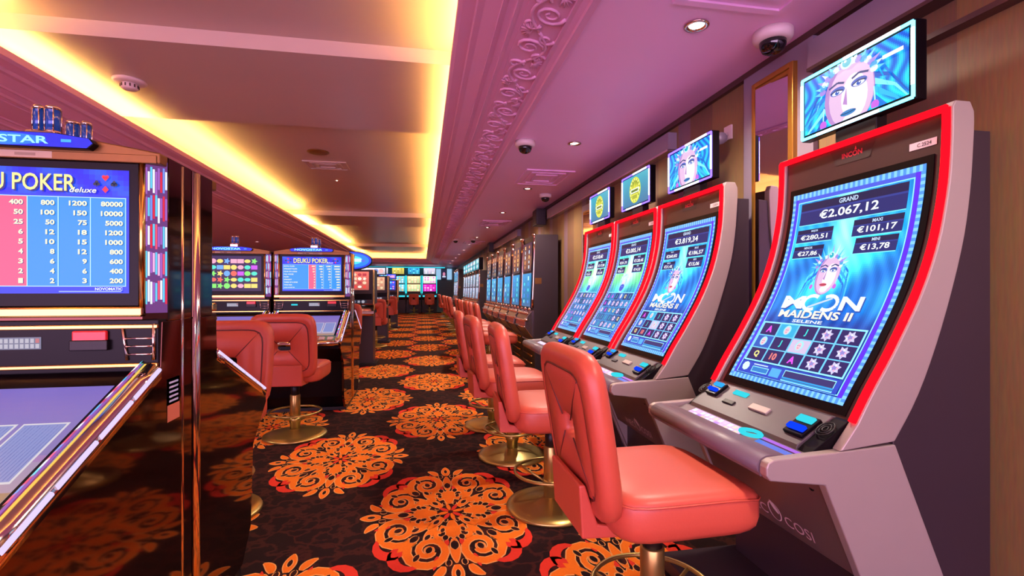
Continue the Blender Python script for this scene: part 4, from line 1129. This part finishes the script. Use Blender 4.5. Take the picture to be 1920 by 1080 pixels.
    for dx, r_ in ((-.022, .012), (.016, .017)):
        cp = MB()
        MB().lathe([(r_, 1.675), (r_, 1.75)], 18, dx, -.07).build('lamp', M['lamp_blue'], lp)
        cp.lathe([(r_ + .002, 1.675), (r_ + .002, 1.682)], 18, dx, -.07); cp.lathe([(r_ + .002, 1.746), (r_ + .003, 1.754), (.008, 1.76)], 18, dx, -.07)
        for q in range(4): cp.cyl((dx + (r_ + .002) * math.cos(q * PI / 2 + .6), -.07 + (r_ + .002) * math.sin(q * PI / 2 + .6), 1.675), (dx + (r_ + .002) * math.cos(q * PI / 2 + .6), -.07 + (r_ + .002) * math.sin(q * PI / 2 + .6), 1.75), .002, 5)
        cp.build('lamp_cage', M['chrome'], lp)
    MB().box(-hw, -.44, 0, hw, -.005, .032).build('plinth', M['black_metal'], root)
    return root
G1, G2 = 'poker machines in the near bank', 'poker machines in the second bank'
poker_machine(-1.125, 1.79, 0, 'large poker machine at left edge nearest the camera, blue and pink pay table', 'poker', G1)
poker_machine(-1.125, 1.79, PI, 'gloss black machine backing onto the nearest poker machine, seen from its side', 'slot', G1, 4, False)
poker_machine(-1.125, 5.56, 0, 'poker machine with blue pay table in the second bank, beside the aisle', 'poker', G2)
poker_machine(-1.905, 5.56, 0, 'machine with colourful symbols on screen, left of the second blue pay table', 'slot', G2, 1)
poker_machine(-1.125, 5.56, PI, 'machine backing onto the second-bank poker machine, only its side and blue rail showing', 'slot', G2, 2)

stool(-1.11, 2.86, -PI / 2 + .05, 'coral stool behind the nearest bank, partly hidden by its gloss side panel', 'stools along the left banks')
stool(-1.03, 4.28, PI / 2 - .06, 'coral stool seen from behind, blue light showing through its hand hole', 'stools along the left banks')
stool(-1.05, 6.62, -PI / 2, 'coral stool between the second bank and the blue oval sign machine', 'stools along the left banks')
stool(-.98, 10.75, PI / 2, 'coral stool before the machine with the white topper, left of the aisle', 'stools along the left banks')
stool(-.98, 15.2, PI / 2, 'coral stool before the blue-lit machine farther along the left of the aisle', 'stools along the left banks')

# ------------------------------------------------------------------ upright cabinets beyond the banks
def upright(xc, y, label, pal, topper, seed):
    root = thing('slot_machine', label, 'slot machine', (xc, y, .0026), 0, 'upright machines left of the aisle')
    hw = .34
    MB().box(-hw, 0, .98, hw, .42, 1.52).box(-hw + .04, .06, 0.02, hw - .03, .42, .86).build('cabinet', M['black'], root, bevel=.006)
    for sx in (-1, 1): MB().box(min(sx * hw, sx * (hw - .03)), -.012, .86, max(sx * hw, sx * (hw - .03)), .02, 1.52).build('edge_trim', M['gold_trim'], root, bevel=.004)
    picture(lambda u, v, h: (-.25 + u, -.003 - h, 1.20 + v), .50, .29, pal, seed, root, 'screen', (6, 4))
    MB().box(-hw + .03, -.02, 1.05, hw - .04, .02, 1.14).build('console', M['black_gloss'], root, bevel=.003)
    picture(lambda u, v, h: (-.22 + u, -.003 - h, .985 + v), .44, .06, ['303040', 'c8c8d8', '8090b0'], seed + 2, root, 'info_display', (6, 1), 'screen_dim')
    MB().prism([(.06, .86), (-.14, .80), (-.15, .83), (-.14, .87), (0.0, .97), (.06, .97)], 'x', -hw, hw).build('button_deck', M['chrome'], root, bevel=.004)
    MB().box(-.10, -.152, .81, .16, -.14, .85).build('deck_label', M['blue_glow'], root)
    MB().box(-hw - .02, -.04, 0, hw + .02, .45, .04).build('base_plate', M['black_metal'], root, bevel=.004)
    if topper == 'oval':
        tb = MB(); pts = [(.30 * math.cos(2 * PI * k / 36), 1.665 + .145 * math.sin(2 * PI * k / 36)) for k in range(36)]
        tb.prism(pts, 'y', .02, .16); tb.box(-.08, .06, 1.51, .08, .13, 1.54); t_ = tb.build('topper', M['black_gloss'], root, bevel=.005); t_['label'] = 'blue lit oval sign'
        a = Art(lambda u, v, h: (u, .018 - h, v)); a.ell(0, 1.665, .285, .135, '2040e0', n=32); a.up(); a.ell(0, 1.665, .25, .11, '1c80e8', n=32); a.up(); a.ell(-.02, 1.67, .17, .07, '48d8f0', n=24); a.up()
        a.rect(-.15, 1.645, .13, 1.695, 'c8ffe8'); a.ell(.16, 1.66, .03, .02, '5060f0'); a.build('topper_face', M['screen'], t_)
    else:
        t_ = MB().box(-.28, .03, 1.54, .28, .12, 1.72).box(-.08, .05, 1.51, .08, .1, 1.55).build('topper', M['black_gloss'], root, bevel=.005)
        picture(lambda u, v, h: (-.26 + u, .027 - h, 1.56 + v), .52, .14, topper, seed + 4, t_, 'topper_face', (4, 1))
    return root
upright(-1.08, 8.0, 'upright slot machine with a blue oval sign and red screen, beyond the second bank', ['d8685c', 'f0c8a8', 'e8403c', 'f4e0d0', 'b83c48'], 'oval', 61)
upright(-1.09, 11.4, 'upright slot machine with white topper and peach screen, behind the oval sign one', ['d8a080', 'e8c8a0', 'f0b890', 'c88068'], ['d8d0e0', 'ffffff', 'f0a8a8', '7888c8'], 62)
upright(-1.09, 15.9, 'upright slot machine with blue glowing screens, last before the end wall', ['2848d8', '70d8f8', 'f090c8', 'e8f0ff', '4060f0'], ['3858e8', 'f0a0d0', '80e0ff'], 63)

# ------------------------------------------------------------------ end wall machines
END = [(-2.06, ['d8d0e0', 'f0a0a0', 'ffffff', '8090c0'], ['40b0d0', 'f0c080', 'e8f0f0']), (-1.24, ['d8c858', 'f0f0a0', 'a89848'], ['50c8e0', 'f0b060', 'f4f4f4']), (-.44, ['30a8d8', '60e0f0', '2070b0'], ['e8d098', 'f4f0c0', 'a8e0a0']), (.37, ['c8c8e0', 'f0c0d0', 'ffffff'], ['f0f4f0', 'd0f0b0', 'f080c0'])]
for k, (x, pt, ps) in enumerate(END):
    root = thing('slot_machine', ['end-wall slot machine with white topper, leftmost of the four', 'end-wall slot machine with yellow topper', 'end-wall slot machine with blue striped topper and cream screens', 'end-wall slot machine with magenta lower screen, rightmost of the four'][k], 'slot machine', (x, 26.1, .0026), 0, 'slot machines along the end wall')
    hw = .385
    MB().prism([(.45, 0), (.45, 1.97), (.0, 1.97), (.0, 1.05), (-.18, .92), (-.18, .80), (.02, .70), (.04, 0)], 'x', -hw, hw).build('cabinet', M['black'], root, bevel=.006)
    for sx in (-1, 1): MB().cyl((sx * (hw - .012), -.012, .95), (sx * (hw - .012), -.012, 1.96), .016, 8).build('edge_light', M['teal_led'], root)
    picture(lambda u, v, h: (-.33 + u, -.004 - h, 1.55 + v), .66, .38, ps, 70 + k, root, 'upper_screen', (4, 3))
    picture(lambda u, v, h: (-.33 + u, -.004 - h, 1.13 + v), .66, .37, ps if k < 3 else ['e020b8', 'f878d8', 'c01898', 'f0d0f0'], 80 + k, root, 'lower_screen', (4, 3))
    MB().box(-hw + .03, -.185, .845, hw - .03, -.10, .925).build('button_deck', M['cyan_glow'], root, bevel=.004)
    t_ = MB().box(-.32, .03, 2.02, .32, .12, 2.38).box(-.06, .05, 1.96, .06, .1, 2.03).build('topper', M['black_gloss'], root, bevel=.005)
    picture(lambda u, v, h: (-.30 + u, .027 - h, 2.04 + v), .60, .32, pt, 90 + k, t_, 'topper_screen', (3, 3))
for k, x in enumerate((-.42, .36)):
    stool(x, 25.2, PI / 2, ['coral stool at the cream-screen machine by the end wall', 'coral stool at the magenta-screen machine by the end wall'][k], 'stools by the end wall')
# panels on the end wall
for k, x in enumerate((.87, 1.46)):
    o = MB().box(x - .13, Y_END - .05, 1.78, x + .13, Y_END, 2.36).build('light_panel', [emat('pale blue panel light', '9ac4e8', .95)], bevel=.004)
    tag(o, ['pale blue lit panel left of the dark portrait on the end wall', 'pale blue lit panel right of the dark portrait on the end wall'][k], 'light panel', 'lit panels on the end wall')
ps_ = thing('wall_screen', 'dark portrait screen between two pale lit panels on the end wall', 'screen', (1.165, Y_END, 1.78))
MB().box(-.155, -.05, 0, .155, 0, .58).build('frame', M['black'], ps_, bevel=.004)
a = Art(lambda u, v, h: (u, -.053 - h, v)); a.rect(-.13, .03, .13, .55, '1c2038'); a.up(); a.rect(-.09, .12, .09, .20, 'b8c0d8'); a.ell(.0, .30, .07, .10, 'c07898'); a.build('picture', M['screen'], ps_)

# ------------------------------------------------------------------ ceiling fixtures
def downlight(x, y, z, label, group, energy=SPOT_ENERGY, r=.045, col=(1, .84, .68), lamp=True):
    root = thing('ceiling_light', label, 'ceiling light', (x, y, z), 0, group)
    MB().lathe([(r * .78, -.001), (r * 1.25, -.003), (r * 1.3, -.009), (r * .95, -.012), (r * .8, -.004)], 24, cap=False).build('rim', M['chrome'], root)
    MB().lathe([(r * .78, -.003), (r * .4, -.007), (.002, -.008)], 20).build('bulb', M['bulb'], root)
    if lamp:
        ld = bpy.data.lights.new('spot', 'SPOT'); ld.energy = energy; ld.color = col; ld.spot_size = math.radians(150); ld.spot_blend = .7; ld.shadow_soft_size = .06
        lo = bpy.data.objects.new('spot_lamp', ld); COL.objects.link(lo); lo.location = (0, 0, -.03); lo.parent = root
    return root
for i, (x, y) in enumerate(RIGHT_LIGHTS):
    downlight(x, y, Z_SOF, ['recessed ceiling spotlight above and behind the camera', 'bright ceiling spotlight left of the nearest dome camera', 'ceiling spotlight right of the second dome camera', 'ceiling spotlight just beyond the square air vent'][i] if i < 4 else f'small ceiling spotlight in the far run along the right soffit, {ORD[i - 4] if i < 12 else "ninth"} beyond the vent', 'spotlights along the right soffit')
for k, (x, y) in enumerate([(-4.2, .8), (-4.2, 4.0), (-4.2, 7.2), (-4.2, 10.4), (-4.2, 13.6)]):
    downlight(x, y, Z_SOF, f'ceiling spotlight over the left-hand aisle beyond the banks, {ORD[k]} from the camera', 'spotlights over the left aisle', SPOT_ENERGY * 1.2)
downlight(-1.3, 7.92, 2.9, 'tiny ceiling spotlight in the tray behind the slot vent', 'tray spotlights', 18, .03)
# spots set in the left cornice side of the tray
def dome(x, y, label, s=1.0):
    root = thing('dome_camera', label, 'security camera', (x, y, Z_SOF), 0, 'dome cameras on the right soffit')
    MB().lathe([(.085 * s, 0), (.085 * s, -.03 * s), (.075 * s, -.045 * s), (.06 * s, -.047 * s)], 28).build('housing', M['white_plastic'], root)
    MB().lathe([(.058 * s, -.045 * s), (.056 * s, -.065 * s), (.045 * s, -.088 * s), (.025 * s, -.10 * s), (.003, -.104 * s)], 24).build('smoked_dome', M['dome'], root)
dome(1.67, 2.10, 'dome security camera on the soffit nearest the camera, above the nearest machine', 1.05)
dome(.85, 4.02, 'dome security camera left of a ceiling spotlight, beside the cornice')
dome(1.58, 6.2, 'dome security camera beyond the square vent, near the right wall', .95)
dome(.80, 12.0, 'far dome security camera beside the cornice', .95)
dome(1.22, 11.9, 'far dome security camera nearer the right wall', .95)
def vent(x0, y0, x1, y1, z, label, group, mat='white_plastic'):
    root = thing('ceiling_vent', label, 'air vent', ((x0 + x1) / 2, (y0 + y1) / 2, z), 0, group)
    a, b = (x1 - x0) / 2, (y1 - y0) / 2
    mb = MB()
    for s in (1.0, .72, .46):
        for (u0, v0, u1, v1) in ((-s, -s, s, -s + .10), (-s, s - .10, s, s), (-s, -s + .10, -s + .10, s - .10), (s - .10, -s + .10, s, s - .10)):
            mb.box(u0 * a, v0 * b, -.014 - .006 * (1 - s), u1 * a, v1 * b, 0)
    mb.build('louvre', M[mat], root); MB().box(-a * .9, -b * .9, -.004, a * .9, b * .9, .0).build('backing', M[mat], root)
for k, y in enumerate((1.25, 4.92, 8.65, 12.4)):
    vent(1.06, y, 1.58, y + .70, Z_SOF, ['square ceiling air vent at the top edge, above the nearest machine', 'square ceiling air vent beyond the dome camera beside the cornice', 'third square ceiling air vent along the right soffit', 'farthest square ceiling air vent along the right soffit'][k], 'square vents on the right soffit', 'ceil_right')
vent(-1.55, 6.78, -1.0, 7.2, 2.9, 'slim ceiling vent in the gold-lit tray', 'tray vents', 'ceil_tray')
root = thing('smoke_detector', 'round white smoke detector on the gold-lit tray ceiling', 'smoke detector', (-2.2, 4.2, 2.8))
MB().lathe([(.11, 0), (.11, -.012), (.095, -.022), (.06, -.026)], 28).build('base', M['white_plastic'], root)
mb = MB().lathe([(.055, -.024), (.055, -.06), (.04, -.07), (.003, -.072)], 24); mb.build('sensor_head', M['white_plastic'], root)
mb = MB()
for k in range(12): mb.box(.0555 * math.cos(k * PI / 6) - .004, .0555 * math.sin(k * PI / 6) - .004, -.056, .0555 * math.cos(k * PI / 6) + .004, .0555 * math.sin(k * PI / 6) + .004, -.034)
mb.build('sensor_slot', M['dark_gap'], root)
o = MB().lathe([(.13, 0), (.13, -.008), (.10, -.016), (.003, -.018)], 28).build('ceiling_speaker', M['bronze']); o.location = (-1.26, 6.34, 2.9)
tag(o, 'flat round bronze speaker in the tray ceiling before the slim vent', 'speaker')

# ------------------------------------------------------------------ mirrors, wall camera, speakers
def mirror(y0, y1, z0, z1, label):
    yc = (y0 + y1) / 2; root = thing('wall_mirror', label, 'mirror', (X_WALL, yc, z0), 0, 'gilt framed mirrors on the right wall'); a = (y1 - y0) / 2; h = z1 - z0
    MB().box(-.03, -a - .10, 0, 0, a + .10, h + .02).build('backing_panel', M['grey_panel'], root, bevel=.003)
    mb = MB()
    for w_, x in ((.045, -.045), (.026, -.055)):
        mb.box(x, -a, .02, -.03, -a + w_, h - .06); mb.box(x, a - w_, .02, -.03, a, h - .06); mb.box(x, -a + w_, h - .06 - w_, -.03, a - w_, h - .06); mb.box(x, -a + w_, .02, -.03, a - w_, .02 + w_)
    mb.build('frame', M['gold_frame'], root, bevel=.004)
    tl = math.tan(math.radians(8)); gy = a - .04
    MB().prism([(-.043 - gy * tl, gy), (-.043 + gy * tl, -gy), (-.031 + gy * tl, -gy), (-.031 - gy * tl, gy)], 'z', .06, h - .10).build('glass', M['mirror'], root)
mirror(2.13, 2.44, .3, 2.40, 'tall gilt framed mirror on the wall behind the nearest slot machine')
mirror(5.0, 5.35, .3, 2.15, 'gilt framed mirror beyond the farthest red-edged slot machine')
root = thing('wall_camera', 'small bracket security camera on the wall left of the tall mirror', 'security camera', (X_WALL, 2.72, 2.16))
MB().box(-.012, -.035, -.035, 0, .035, .05).cyl((-.01, 0, .0), (-.09, 0, -.02), .012, 8).build('bracket', M['white_plastic'], root)
MB().cyl((-.06, .07, -.02), (-.10, -.07, -.05), .035, 16).build('camera_body', M['grey_panel'], root)
for k, y in enumerate((7.25, 12.55)):
    root = thing('wall_speaker', ['black wall speaker high above the nearest tall black machine', 'black wall speaker high above the first white-lit machine'][k], 'speaker', (X_WALL, y, 2.18), 0, 'black wall speakers')
    MB().box(-.18, -.13, 0, -.03, .13, .24).build('box', M['black'], root, bevel=.01); MB().box(-.03, -.04, .08, 0, .04, .16).build('bracket', M['black_metal'], root); MB().box(-.186, -.11, .02, -.18, .11, .22).build('grille', M['black_metal'], root)
